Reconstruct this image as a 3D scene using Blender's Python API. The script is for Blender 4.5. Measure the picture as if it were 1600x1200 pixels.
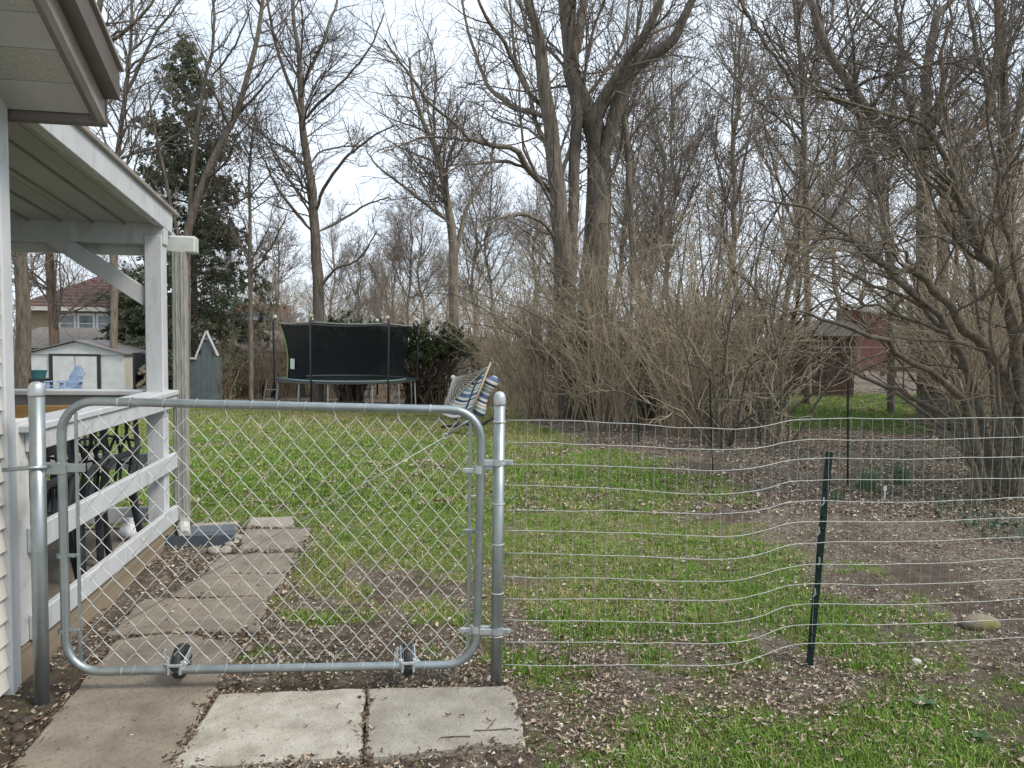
import bpy, math, random
import numpy as np
from math import radians, sin, cos, pi
from mathutils import Vector, Matrix

for o in list(bpy.data.objects): bpy.data.objects.remove(o)
SC = bpy.context.scene
COL = SC.collection

# ------------------------------------------------------------------ camera
EYE, PITCH, ROLL, FPX = 1.51, 3.3, 0.8, 1160.0      # photo is 1600 x 1200
cam = bpy.data.cameras.new('camera'); cam_o = bpy.data.objects.new('camera', cam); COL.objects.link(cam_o)
cam.sensor_width = 36; cam.lens = 36*FPX/1600; cam.clip_start = .05; cam.clip_end = 3000
cam_o.matrix_world = Matrix.Translation((0, 0, EYE)) @ Matrix.Rotation(radians(90-PITCH), 4, 'X') @ Matrix.Rotation(radians(ROLL), 4, 'Z')
SC.camera = cam_o

# ------------------------------------------------------------------ sky and sun (thin bright overcast)
SUN_EL, SUN_AZ = radians(48), radians(115)           # azimuth clockwise from +Y: from the right, a little behind
w = bpy.data.worlds.new('World'); SC.world = w; w.use_nodes = True
nt = w.node_tree; nt.nodes.clear()
def wn(t, **k):
    n = nt.nodes.new(t)
    for a, b in k.items(): setattr(n, a, b)
    return n
out = wn('ShaderNodeOutputWorld'); bg = wn('ShaderNodeBackground'); sky = wn('ShaderNodeTexSky', sky_type='NISHITA', sun_disc=False)
sky.sun_elevation = SUN_EL; sky.sun_rotation = SUN_AZ; sky.air_density = 1.0; sky.dust_density = 2.0; sky.ozone_density = 1.0
tc = wn('ShaderNodeTexCoord'); mp = wn('ShaderNodeMapping'); mp.inputs['Scale'].default_value = (1, 1, 2.6)
no = wn('ShaderNodeTexNoise'); no.inputs['Scale'].default_value = 2.3; no.inputs['Detail'].default_value = 6; no.inputs['Roughness'].default_value = .55
cr = wn('ShaderNodeValToRGB'); cr.color_ramp.elements[0].position = .36; cr.color_ramp.elements[0].color = (.66, .66, .66, 1)
cr.color_ramp.elements[1].position = .58; cr.color_ramp.elements[1].color = (.97, .97, .97, 1)
mx = wn('ShaderNodeMix', data_type='RGBA'); mx.inputs[7].default_value = (7.0, 7.8, 8.7, 1)
nt.links.new(tc.outputs['Generated'], mp.inputs[0]); nt.links.new(mp.outputs[0], no.inputs[0]); nt.links.new(no.outputs[0], cr.inputs[0])
nt.links.new(cr.outputs[0], mx.inputs[0]); nt.links.new(sky.outputs[0], mx.inputs[6]); nt.links.new(mx.outputs[2], bg.inputs[0])
bg.inputs[1].default_value = .08; nt.links.new(bg.outputs[0], out.inputs[0])
sl = bpy.data.lights.new('sun', 'SUN'); sl.energy = 1.5; sl.angle = radians(16); sl.color = (1, .94, .85)
so = bpy.data.objects.new('sun', sl); COL.objects.link(so); so.location = (10, -5, 20)
so.rotation_euler = Vector((-sin(SUN_AZ)*cos(SUN_EL), -cos(SUN_AZ)*cos(SUN_EL), -sin(SUN_EL))).to_track_quat('-Z', 'Y').to_euler()
vs = SC.view_settings; vs.view_transform = 'Standard'; vs.look = 'None'; vs.gamma = 1; vs.exposure = 1.0; vs.use_curve_mapping = False
SC.cycles.max_bounces = 4; SC.cycles.diffuse_bounces = 2; SC.cycles.glossy_bounces = 2; SC.cycles.transparent_max_bounces = 16

# ------------------------------------------------------------------ pixel / ground helpers (used to survey the place from the photo)
_p, _r = radians(PITCH), radians(ROLL)
_f = np.array([0, cos(_p), -sin(_p)]); _u0 = np.array([0, sin(_p), cos(_p)]); _r0 = np.array([1., 0, 0])
_rt = _r0*cos(_r)+_u0*sin(_r); _up = _u0*cos(_r)-_r0*sin(_r); _C = np.array([0, 0, EYE])
def ray(x, y): return _f+_rt*(x-800)/FPX-_up*(y-600)/FPX
def at(x, y, Y):
    d = ray(x, y); return _C+d*Y/d[1]
def sstep(a, b, x):
    t = np.clip((np.asarray(x, float)-a)/(b-a), 0, 1); return t*t*(3-2*t)
def _hash(ix, iy, s):
    h = np.sin(ix*127.1+iy*311.7+s*74.7)*43758.5453
    return h-np.floor(h)
def vnoise(x, y, s=0):
    x = np.asarray(x, float); y = np.asarray(y, float)
    ix = np.floor(x); iy = np.floor(y); fx = x-ix; fy = y-iy
    fx = fx*fx*(3-2*fx); fy = fy*fy*(3-2*fy)
    a = _hash(ix, iy, s); b = _hash(ix+1, iy, s); c = _hash(ix, iy+1, s); d = _hash(ix+1, iy+1, s)
    return (a*(1-fx)+b*fx)*(1-fy)+(c*(1-fx)+d*fx)*fy
def fbm(x, y, s=0, o=4):
    v = 0; a = .5; t = 0
    for i in range(o):
        v = v+a*vnoise(np.asarray(x)*2**i+13.7*i, np.asarray(y)*2**i+7.1*i, s+i); t += a; a *= .55
    return v/t
def gz(x, y):
    x = np.asarray(x, float); y = np.asarray(y, float)
    s = 1-sstep(-1.5, 4.5, x)
    return -.04*np.clip(y-8, 0, 24)*s
def gp(px, py):
    z = 0.
    for i in range(12):
        d = ray(px, py); t = (z-EYE)/d[2]; P = _C+d*t; z = float(gz(P[0], P[1]))
    return np.array([P[0], P[1], z])

# ------------------------------------------------------------------ materials
MATS = {}
def mat(name, c1, c2=None, scale=8., rough=.7, metal=0., bump=0., bscale=None, detail=5, ramp=(.35, .65), coord='Object', stretch=None, rnd=0., c3=None, s3=60., spec=.5, dist=.02):
    if name in MATS: return MATS[name]
    m = bpy.data.materials.new(name); m.use_nodes = True; t = m.node_tree; b = t.nodes['Principled BSDF']; L = t.links.new
    b.inputs['Roughness'].default_value = rough; b.inputs['Metallic'].default_value = metal
    b.inputs['Specular IOR Level'].default_value = spec
    b.inputs['Base Color'].default_value = (*c1, 1)
    co = t.nodes.new('ShaderNodeTexCoord').outputs[coord]
    if stretch:
        mp = t.nodes.new('ShaderNodeMapping'); mp.inputs['Scale'].default_value = stretch; L(co, mp.inputs[0]); co = mp.outputs[0]
    col = None
    if c2:
        n = t.nodes.new('ShaderNodeTexNoise'); n.inputs['Scale'].default_value = scale; n.inputs['Detail'].default_value = detail; n.inputs['Roughness'].default_value = .6; L(co, n.inputs[0])
        r = t.nodes.new('ShaderNodeValToRGB'); r.color_ramp.elements[0].position = ramp[0]; r.color_ramp.elements[1].position = ramp[1]
        r.color_ramp.elements[0].color = (*c1, 1); r.color_ramp.elements[1].color = (*c2, 1); L(n.outputs[0], r.inputs[0]); col = r.outputs[0]
        if c3:
            n3 = t.nodes.new('ShaderNodeTexNoise'); n3.inputs['Scale'].default_value = s3; n3.inputs['Detail'].default_value = 3; L(co, n3.inputs[0])
            r3 = t.nodes.new('ShaderNodeValToRGB'); r3.color_ramp.elements[0].position = .58; r3.color_ramp.elements[1].position = .68; L(n3.outputs[0], r3.inputs[0])
            r3.color_ramp.elements[0].color = (0, 0, 0, 1); r3.color_ramp.elements[1].color = (.75, .75, .75, 1)
            mm = t.nodes.new('ShaderNodeMix'); mm.data_type = 'RGBA'; L(r3.outputs[0], mm.inputs[0]); L(col, mm.inputs[6]); mm.inputs[7].default_value = (*c3, 1); col = mm.outputs[2]
    if rnd:
        oi = t.nodes.new('ShaderNodeObjectInfo'); hs = t.nodes.new('ShaderNodeHueSaturation')
        mr = t.nodes.new('ShaderNodeMapRange'); mr.inputs[3].default_value = 1-rnd; mr.inputs[4].default_value = 1+rnd; L(oi.outputs['Random'], mr.inputs[0]); L(mr.outputs[0], hs.inputs['Value'])
        if col: L(col, hs.inputs['Color'])
        else: hs.inputs['Color'].default_value = (*c1, 1)
        col = hs.outputs[0]
    if col: L(col, b.inputs['Base Color'])
    if bump:
        n2 = t.nodes.new('ShaderNodeTexNoise'); n2.inputs['Scale'].default_value = bscale or scale*3; n2.inputs['Detail'].default_value = 6; L(co, n2.inputs[0])
        bp = t.nodes.new('ShaderNodeBump'); bp.inputs['Strength'].default_value = bump; bp.inputs['Distance'].default_value = dist; L(n2.outputs[0], bp.inputs['Height']); L(bp.outputs[0], b.inputs['Normal'])
    MATS[name] = m; return m

M_WHITE = mat('white_paint', (.54, .555, .57), (.47, .48, .49), 6, .6, bump=.4, bscale=45, dist=.004, stretch=(1, 1, .35), c3=(.41, .415, .41), s3=16)
M_WHITE2 = mat('weathered_white', (.56, .56, .54), (.36, .35, .32), 9, .7, bump=.3, bscale=80, dist=.004, ramp=(.5, .8))
M_SIDING = mat('cream_siding', (.60, .58, .52), (.46, .44, .39), 4, .5, ramp=(.45, .8))
M_SOFFIT = mat('grey_soffit', (.41, .405, .40), (.34, .335, .33), 3, .6)
M_BROWNMETAL = mat('brown_metal', (.10, .085, .075), (.13, .11, .10), 5, .45)
M_TANMETAL = mat('taupe_metal', (.30, .27, .25), (.24, .21, .19), 5, .45)
M_GALV = mat('galvanised_steel', (.36, .40, .41), (.26, .30, .31), 14, .42, metal=.75, ramp=(.3, .7))
M_GALVL = mat('bright_galvanised', (.55, .58, .60), (.42, .46, .48), 30, .4, metal=.6)
M_WIRE = mat('galvanised_wire', (.62, .63, .61), (.48, .49, .48), 30, .5, metal=.2)
M_WIRE3 = mat('weathered_wire', (.50, .51, .49), (.36, .37, .36), 30, .55, metal=.2)
M_WIRE2 = mat('dull_wire', (.40, .40, .38), (.30, .30, .29), 30, .6, metal=.2)
M_RUBBER = mat('black_rubber', (.018, .018, .02), (.035, .035, .035), 30, .6)
M_BLACK = mat('black_resin', (.016, .018, .022), (.03, .033, .038), 20, .4)
M_WOOD = mat('treated_lumber', (.20, .155, .10), (.30, .245, .17), 5, .8, bump=.3, bscale=30, stretch=(1, .12, 4), dist=.004)
M_ENDWOOD = mat('weathered_lumber', (.14, .11, .08), (.26, .21, .15), 9, .85, bump=.4, bscale=40)
M_DARKWOOD = mat('red_brown_wood', (.10, .035, .02), (.16, .06, .035), 8, .5, stretch=(1, 1, .2))
M_SHINGLE = mat('dark_shingle', (.045, .042, .04), (.09, .085, .08), 40, .95, bump=.4)
M_CONC = mat('pale_concrete', (.44, .412, .355), (.25, .226, .182), 7, .9, bump=1., bscale=90, c3=(.22, .20, .17), s3=75, ramp=(.38, .72), detail=10, dist=.006)
M_CONC2 = mat('brown_concrete', (.28, .238, .188), (.15, .125, .096), 6, .92, bump=1., bscale=80, c3=(.11, .09, .07), s3=60, ramp=(.3, .72), detail=10, dist=.006)
M_CONC3 = mat('tan_concrete', (.40, .36, .29), (.28, .245, .195), 6, .92, bump=1., bscale=80, c3=(.17, .145, .115), s3=60, ramp=(.3, .72), detail=10)
M_GREENPOST = mat('green_enamel', (.003, .014, .011), (.006, .022, .018), 12, .5, spec=.3)
M_STONE = mat('grey_stone', (.24, .22, .18), (.36, .33, .27), 9, .9, bump=.6, bscale=30)
M_BARK = mat('grey_bark', (.10, .083, .065), (.24, .203, .16), 5, .95, bump=.9, bscale=11, stretch=(3, 3, .5), rnd=.15, dist=.05)
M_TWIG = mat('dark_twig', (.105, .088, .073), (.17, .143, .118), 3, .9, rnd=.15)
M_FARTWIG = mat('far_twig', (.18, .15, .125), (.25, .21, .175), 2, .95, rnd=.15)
M_STEM = mat('tan_shrub_stem', (.25, .195, .13), (.42, .34, .235), 4, .9, rnd=.12)
M_STEM2 = mat('olive_shrub_twig', (.25, .20, .14), (.38, .315, .225), 3, .9, rnd=.12)
M_STEMD = mat('dark_shrub_stem', (.065, .052, .038), (.15, .122, .088), 22, .9, rnd=.12, bump=.6, bscale=60, dist=.01)
M_RED = mat('reddish_bark', (.13, .085, .06), (.2, .14, .1), 6, .95, bump=.8, bscale=14, stretch=(2, 2, .5), dist=.04)

def ground_material():
    m = bpy.data.materials.new('ground_soil_and_turf'); m.use_nodes = True; t = m.node_tree; b = t.nodes['Principled BSDF']; L = t.links.new; N = t.nodes.new
    b.inputs['Roughness'].default_value = .95; b.inputs['Specular IOR Level'].default_value = .2
    co = N('ShaderNodeTexCoord').outputs['Object']
    def noise(s, d=6, r=.6):
        n = N('ShaderNodeTexNoise'); n.inputs['Scale'].default_value = s; n.inputs['Detail'].default_value = d; n.inputs['Roughness'].default_value = r; L(co, n.inputs[0]); return n.outputs[0]
    def ramp(i, *st):
        r = N('ShaderNodeValToRGB'); e = r.color_ramp.elements
        while len(e) < len(st): e.new(.5)
        for k, (p, c) in enumerate(st): e[k].position = p; e[k].color = (*c, 1)
        L(i, r.inputs[0]); return r.outputs[0]
    def mix(f, a, c):
        x = N('ShaderNodeMix'); x.data_type = 'RGBA'; L(f, x.inputs[0]); L(a, x.inputs[6]); L(c, x.inputs[7]); return x.outputs[2]
    def attr(nm): a = N('ShaderNodeAttribute'); a.attribute_name = nm; return a.outputs['Fac']
    def math(op, a, c):
        x = N('ShaderNodeMath'); x.operation = op
        for i, v in enumerate((a, c)):
            if isinstance(v, float): x.inputs[i].default_value = v
            else: L(v, x.inputs[i])
        return x.outputs[0]
    soil = ramp(noise(9), (.3, (.065, .05, .038)), (.7, (.14, .11, .084)))
    litter = mix(ramp(noise(13, 3, .6), (.4, (0, 0, 0)), (.62, (.6, .6, .6))), ramp(noise(42, 4, .75), (.34, (.06, .047, .037)), (.5, (.18, .145, .112)), (.66, (.48, .42, .35))), soil)
    green = ramp(noise(26, 5, .7), (.3, (.085, .092, .033)), (.52, (.145, .18, .046)), (.75, (.29, .275, .13)))
    straw = ramp(noise(20, 5, .7), (.3, (.12, .11, .045)), (.6, (.22, .19, .085)), (.8, (.3, .26, .14)))
    n1 = noise(7, 8, .65)
    def thr(a, soft=.18):
        v = math('ADD', a, math('MULTIPLY', math('SUBTRACT', n1, .5), 1.3))
        r = N('ShaderNodeMapRange'); r.inputs[1].default_value = .5-soft; r.inputs[2].default_value = .5+soft; L(v, r.inputs[0]); return r.outputs[0]
    c = mix(thr(attr('litter')), soil, litter)
    g = mix(thr(attr('straw'), .35), green, straw)
    c = mix(thr(attr('grass')), c, g); L(c, b.inputs['Base Color'])
    bp = N('ShaderNodeBump'); bp.inputs['Strength'].default_value = .9; bp.inputs['Distance'].default_value = .03; L(noise(45, 8, .7), bp.inputs['Height']); L(bp.outputs[0], b.inputs['Normal'])
    return m

# ------------------------------------------------------------------ object helpers
def tag(o, label=None, cat=None, group=None, kind=None):
    for k, v in (('label', label), ('category', cat), ('group', group), ('kind', kind)):
        if v: o[k] = v
    return o
def empty(name, loc, rz=0.):
    o = bpy.data.objects.new(name, None); COL.objects.link(o); o.location = [float(v) for v in loc]; o.rotation_euler = (0, 0, rz); o.empty_display_size = .2; return o
def link(name, me, parent=None, loc=None, rz=None):
    o = bpy.data.objects.new(name, me); COL.objects.link(o)
    if parent: o.parent = parent
    if loc is not None: o.location = [float(v) for v in loc]
    if rz is not None: o.rotation_euler = (0, 0, rz)
    return o
def copy_tree(o, parent=None):
    c = o.copy(); COL.objects.link(c); c.parent = parent
    for ch in list(o.children): copy_tree(ch, c)
    return c
def mesh_np(name, V, F, m, smooth=False):
    V = np.asarray(V, np.float32); F = np.asarray(F, np.int32)
    me = bpy.data.meshes.new(name); k = F.shape[1]
    me.vertices.add(len(V)); me.vertices.foreach_set('co', V.ravel())
    me.loops.add(F.size); me.loops.foreach_set('vertex_index', F.ravel())
    me.polygons.add(len(F)); me.polygons.foreach_set('loop_start', np.arange(0, F.size, k, dtype=np.int32)); me.polygons.foreach_set('loop_total', np.full(len(F), k, np.int32))
    if smooth: me.polygons.foreach_set('use_smooth', np.ones(len(F), bool))
    me.materials.append(m); me.update(calc_edges=True); return me

class MB:
    def __init__(s): s.v = []; s.f = []
    def add(s, V, F):
        n = len(s.v); s.v += [tuple(map(float, p)) for p in V]; s.f += [tuple(i+n for i in f) for f in F]; return s
    def box(s, c, size, M=None, b=.004):
        hx, hy, hz = [q/2 for q in size]; b = min(b, hx*.45, hy*.45, hz*.45); V = []; F = []
        idx = {}
        for sx in (-1, 1):
            for sy in (-1, 1):
                for sz in (-1, 1):
                    for ax in range(3):
                        p = [sx*(hx-(0 if ax == 0 else b)), sy*(hy-(0 if ax == 1 else b)), sz*(hz-(0 if ax == 2 else b))]
                        idx[(sx, sy, sz, ax)] = len(V); V.append(p)
        def q(*k): F.append(tuple(idx[j] for j in k))
        for a in (-1, 1):
            o1 = [(-1, -1), (1, -1), (1, 1), (-1, 1)]
            if a < 0: o1 = o1[::-1]
            q(*[(a, i, j, 0) for i, j in o1]); q(*[(j, a, i, 1) for i, j in o1]); q(*[(i, j, a, 2) for i, j in o1])
        for a in (-1, 1):
            for c2 in (-1, 1):
                e = [((a, c2, -1, 0), (a, c2, 1, 0), (a, c2, 1, 1), (a, c2, -1, 1)), ((a, -1, c2, 0), (a, 1, c2, 0), (a, 1, c2, 2), (a, -1, c2, 2)), ((-1, a, c2, 1), (1, a, c2, 1), (1, a, c2, 2), (-1, a, c2, 2))]
                for k in e: q(*k)
        for sx in (-1, 1):
            for sy in (-1, 1):
                for sz in (-1, 1): q((sx, sy, sz, 0), (sx, sy, sz, 1), (sx, sy, sz, 2))
        M = M or Matrix.Identity(3); c = Vector([float(q) for q in c])
        return s.add([M @ Vector(p)+c for p in V], F)
    def beam(s, a, b, w, h, up=(0, 0, 1), bev=.004):
        a = Vector([float(q) for q in a]); b = Vector([float(q) for q in b]); d = b-a; l = d.length; d.normalize(); upv = Vector(up)
        x = d.cross(upv); x.normalize(); z = x.cross(d)
        M = Matrix((x, d, z)).transposed(); return s.box((a+b)/2, (w, l, h), M, bev)
    def prism(s, poly, z0, z1, M=None, t=(0, 0, 0)):
        n = len(poly); V = [(p[0], p[1], z0) for p in poly]+[(p[0], p[1], z1) for p in poly]
        F = [tuple(range(n))[::-1], tuple(range(n, 2*n))]+[(i, (i+1) % n, n+(i+1) % n, n+i) for i in range(n)]
        if M: V = [M @ Vector(p)+Vector(t) for p in V]
        return s.add(V, F)
    def tube(s, pts, r, n=8, closed=False, caps=True):
        P = [Vector([float(q) for q in p]) for p in pts]; k = len(P); R = r if hasattr(r, '__len__') else [r]*k
        V = []; F = []; pn = None
        for i in range(k):
            if closed: t = P[(i+1) % k]-P[i-1]
            else: t = P[min(i+1, k-1)]-P[max(i-1, 0)]
            t.normalize()
            if pn is None:
                a = Vector((0, 0, 1)) if abs(t.z) < .9 else Vector((1, 0, 0)); pn = (a-t*a.dot(t)).normalized()
            else: pn = (pn-t*pn.dot(t)).normalized()
            bn = t.cross(pn)
            for j in range(n): V.append(P[i]+(pn*cos(2*pi*j/n)+bn*sin(2*pi*j/n))*R[i])
        for i in range(k if closed else k-1):
            i2 = (i+1) % k
            for j in range(n): F.append((i*n+j, i*n+(j+1) % n, i2*n+(j+1) % n, i2*n+j))
        if caps and not closed: F += [tuple(range(n))[::-1], tuple((k-1)*n+j for j in range(n))]
        return s.add(V, F)
    def lathe(s, prof, n=20, M=None, t=(0, 0, 0)):
        V = []; F = []; k = len(prof)
        for r, z in prof:
            for j in range(n): V.append((r*cos(2*pi*j/n), r*sin(2*pi*j/n), z))
        for i in range(k-1):
            for j in range(n): F.append((i*n+j, i*n+(j+1) % n, (i+1)*n+(j+1) % n, (i+1)*n+j))
        F += [tuple(range(n))[::-1], tuple((k-1)*n+j for j in range(n))]
        M = M or Matrix.Identity(3); return s.add([M @ Vector(p)+Vector([float(q) for q in t]) for p in V], F)
    def grid(s, fn, nu, nv):
        V = [fn(i/nu, j/nv) for i in range(nu+1) for j in range(nv+1)]
        F = [(i*(nv+1)+j, (i+1)*(nv+1)+j, (i+1)*(nv+1)+j+1, i*(nv+1)+j+1) for i in range(nu) for j in range(nv)]
        return s.add(V, F)
    def me(s, name, m, smooth=False):
        me = bpy.data.meshes.new(name); me.from_pydata(s.v, [], s.f); me.materials.append(m)
        if smooth: me.polygons.foreach_set('use_smooth', [True]*len(me.polygons))
        me.update(); return me
    def build(s, name, m, parent=None, smooth=False, loc=None): return link(name, s.me(name, m, smooth), parent, loc)

# ------------------------------------------------------------------ branching plants (numpy)
def tubes_np(P, R, sides):
    """P (N,k,3), R (N,k) -> verts, quads"""
    N, k, _ = P.shape
    T = np.empty_like(P); T[:, 1:-1] = P[:, 2:]-P[:, :-2]; T[:, 0] = P[:, 1]-P[:, 0]; T[:, -1] = P[:, -1]-P[:, -2]
    T /= np.linalg.norm(T, axis=2, keepdims=True)+1e-9
    ref = np.where(np.abs(T[:, :1, 2:3]) < .8, np.array([0, 0, 1.]), np.array([1., 0, 0])); ref = np.broadcast_to(ref, P.shape)
    A = np.cross(T, ref); A /= np.linalg.norm(A, axis=2, keepdims=True)+1e-9; B = np.cross(T, A)
    th = 2*pi*np.arange(sides)/sides
    V = P[:, :, None]+R[:, :, None, None]*(A[:, :, None]*np.cos(th)[:, None]+B[:, :, None]*np.sin(th)[:, None])
    base = (np.arange(N)*k*sides)[:, None, None]+(np.arange(k-1)*sides)[None, :, None]; j = np.arange(sides)[None, None]; j2 = (j+1) % sides
    F = np.stack([base+j, base+j2, base+sides+j2, base+sides+j], -1).reshape(-1, 4)
    return V.reshape(-1, 3), F
def tubes_mesh(name, groups, m, smooth=True):
    Vs = []; Fs = []; n = 0
    for P, R, s in groups:
        if len(P) == 0: continue
        V, F = tubes_np(P, R, s); Vs.append(V); Fs.append(F+n); n += len(V)
    return mesh_np(name, np.concatenate(Vs), np.concatenate(Fs), m, smooth)
def unit(v): return v/(np.linalg.norm(v, axis=-1, keepdims=True)+1e-9)
def grow(P, R, per_m, t0, t1, ang, lf, k, rr, rtip, wig, trop, rng, lmin=.1, lmax=9., nmax=None, taper=.6, ra=.0095):
    """children on polylines P; returns (M,k,3),(M,k)"""
    N, k0, _ = P.shape; seg = np.linalg.norm(P[:, 1:]-P[:, :-1], axis=2); Ln = seg.sum(1)
    cnt = rng.poisson(np.maximum(per_m*Ln*(t1-t0), .01)); idx = np.repeat(np.arange(N), cnt)
    if nmax and len(idx) > nmax: idx = rng.choice(idx, nmax, replace=False)
    n = len(idx); t = t0+(t1-t0)*rng.random(n); s = t*(k0-1); i0 = np.minimum(s.astype(int), k0-2); f = (s-i0)[:, None]
    pos = P[idx, i0]*(1-f)+P[idx, i0+1]*f; tan = unit(P[idx, i0+1]-P[idx, i0]); rad = R[idx, i0]*(1-f[:, 0])+R[idx, i0+1]*f[:, 0]
    q = rng.normal(size=(n, 3)); q = unit(q-tan*(q*tan).sum(1, keepdims=True))
    a = np.radians(rng.normal(ang[0], ang[1], n))[:, None]; d = unit(tan*np.cos(a)+q*np.sin(a))
    L = np.clip(lf*Ln[idx]*(1-taper*t)*(.5+.9*rng.random(n)), lmin, lmax)
    C = np.empty((n, k, 3)); C[:, 0] = pos; st = (L/(k-1))[:, None]
    for j in range(1, k):
        d = unit(d+rng.normal(size=(n, 3))*wig+np.array([0, 0, trop])); C[:, j] = C[:, j-1]+d*st
    r0 = np.minimum(rad*rr, ra*L+rtip); tt = np.linspace(0, 1, k)[None]
    return C, np.maximum(r0[:, None]*(1-tt)+rtip*tt, rtip)
def catmull(pts, k):
    P = np.asarray(pts, float); n = len(P); E = np.vstack([2*P[0]-P[1], P, 2*P[-1]-P[-2]]); o = []
    for u in np.linspace(0, n-1, k):
        i = min(int(u), n-2); t = u-i; a, b, c, d = E[i:i+4]
        o.append(.5*((2*b)+(c-a)*t+(2*a-5*b+4*c-d)*t*t+(-a+3*b-3*c+d)*t**3))
    return np.array(o)
def tree_obj(name, base, limbs, levels, label, cat='tree', group=None, bark=None, twig=None, seed=1, rootflare=True):
    """limbs: list of (P(k,3), R(k)) in world space; levels: kwargs of grow()"""
    rng = np.random.default_rng(seed); base = np.asarray(base, float)
    e = empty(name, base); tag(e, label, cat, group)
    k = 18; LP = np.stack([p for p, r in limbs])-base; LR = np.stack([r for p, r in limbs])
    link('trunk', tubes_mesh('trunk', [(LP, LR, 9)], bark or M_BARK), e)
    gr = []; P, R = LP, LR
    for i, lv in enumerate(levels):
        C, Q = grow(P, R, rng=rng, **lv); gr.append((C, Q, 5 if i == 0 else (4 if i == 1 else 3)))
        P, R = C, Q
    link('crown', tubes_mesh('crown', gr, twig or M_TWIG), e)
    return e
def limb(px, Y0, Y1, w0, w1, wob=.0, seed=0, power=1.):
    """traced limb: photo points, distance at both ends, widths in photo pixels"""
    n = len(px); Ys = [Y0+(Y1-Y0)*(i/(n-1))**power for i in range(n)]
    P = catmull([at(x, y, Y) for (x, y), Y in zip(px, Ys)], 18)
    if wob:
        g = np.random.default_rng(seed); P[1:] += g.normal(size=(17, 3))*wob
    t = np.linspace(0, 1, 18); R = (w0*(1-t)+w1*t)/2*(Y0*(1-t)+Y1*t)/FPX
    if px[0][1] < 520: R[0] *= .4; R[1] *= .75; R[2] *= .95
    return P, R

# ================================================================== THE SETTING
# ------------------------------------------------------------------ ground cover maps, in world metres
HPX, HPY = gp(270, 848)[:2]; HAX = radians(9.3)                  # porch corner, its bed stays bare
def xr_lawn(y): return np.interp(y, [2, 3.5, 5, 6.5, 8, 10, 12, 14, 18, 24], [2.4, 2.1, 1.95, 1.95, 2.1, 1.9, 1.2, .5, .2, .0])
def cover(x, y):
    x = np.asarray(x, float); y = np.asarray(y, float)
    n1 = fbm(x*1.3, y*1.3, 3, 5); n2 = fbm(x*.45+5, y*.45, 9, 4); n3 = fbm(x*3.5, y*3.5, 21, 3)
    nh = fbm(x*4.3+3, y*4.3, 77, 4); nm = fbm(x*.9+11, y*.9+4, 88, 4)
    xr = xr_lawn(y)+(n1-.5)*1.3
    lawn = (1-sstep(-.55, .5, x-xr+(nh-.5)*.8))*sstep(2.9, 5.0, y+(n1-.5)*2.6+(nh-.5)*1.6+.5*sstep(-.3, .6, x))*(1-sstep(23, 24.5, y+(n2-.5)*3))
    g = lawn*(.92-.12*sstep(11, 20, y)+(n1-.5)*.6)
    near = (y < 6)*(1-sstep(1.9, 2.7, x+(n1-.5)))*sstep(3.35, 3.8, y)*np.clip(1.9*(n1-.42), 0, .75)*sstep(-.9, .0, x)
    front = sstep(.0, .5, x+(nh-.5)*.5)*(1-sstep(2.8, 3.6, y+(n1-.5)*.9+(nh-.5)*.5))*np.clip(.82+1.8*(n1-.44), .25, 1.)
    frontr = sstep(2.2, 2.8, x)*(1-sstep(3.2, 3.6, y))*.4*n1
    farr = sstep(4.4, 5.6, x-(y-14)*.12)*sstep(12.5, 14.5, y+(n2-.5)*3)*(1-sstep(22.5, 25, y))*(1-sstep(13, 17, x))*.95
    patch = sstep(1.2, 1.5, x)*(1-sstep(2.3, 3.2, x))*sstep(3.6, 3.9, y)*(1-sstep(4.8, 5.6, y))*np.clip(2.4*(n1-.45), 0, .8)
    hu = (x-HPX)*cos(HAX)+(y-HPY)*sin(HAX); hv = -(x-HPX)*sin(HAX)+(y-HPY)*cos(HAX); mulch = (hv < .25)*(hu < .95+.35*hv/2.3+(nh-.5)*.25)*(y < 6)
    g = np.maximum.reduce([g, near, front-frontr, farr, patch]); g = np.clip(g+(nh-.5)*1.15*(g > .02)-1.2*mulch-.34*sstep(.55, .75, nm)*(1-farr), 0, 1)
    straw = np.clip(sstep(9.5, 17, y)*.55+(n2-.5)*1.1+.12-.6*farr-.35*(y < 4), 0, 1)
    band = np.exp(-((x-xr-.55)/.55)**2)*(y > 3.8)*(y < 13)
    lit = np.clip(.66+(n3-.5)*1.1+(n1-.5)*.8-.22*band*(n1 < .56)+.22*sstep(.9, 1.8, x-xr)*(y > 4.5), 0, 1)
    bed = (x < -1.5)*(y < 3.3)
    lit = np.where(bed, .35*n3, lit)
    return g, straw, lit
def under(x, y): return gz(x, y)+(fbm(x*2.1, y*2.1, 40, 3)-.5)*.05*sstep(2.2, 4, y)+(fbm(x*7, y*7, 50, 2)-.5)*.015-.012
xs = np.unique(np.concatenate([np.linspace(-4, 5.5, 230), np.linspace(5.5, 20, 70), np.linspace(-18, -4, 60), np.geomspace(20, 300, 22), -np.geomspace(18, 300, 22)]))
ys = np.unique(np.concatenate([np.linspace(1.6, 7, 170), np.linspace(7, 26, 150), np.geomspace(26, 700, 34), np.linspace(-8, 1.6, 14), np.linspace(-60, -8, 6)]))
XX, YY = np.meshgrid(xs, ys, indexing='ij'); ZZ = under(XX, YY)
nx, ny = XX.shape; V = np.stack([XX, YY, ZZ], -1).reshape(-1, 3)
ii = (np.arange(nx-1)[:, None]*ny+np.arange(ny-1)[None]).ravel(); F = np.stack([ii, ii+ny, ii+ny+1, ii+1], -1)
gme = mesh_np('ground', V, F, ground_material(), True)
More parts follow.
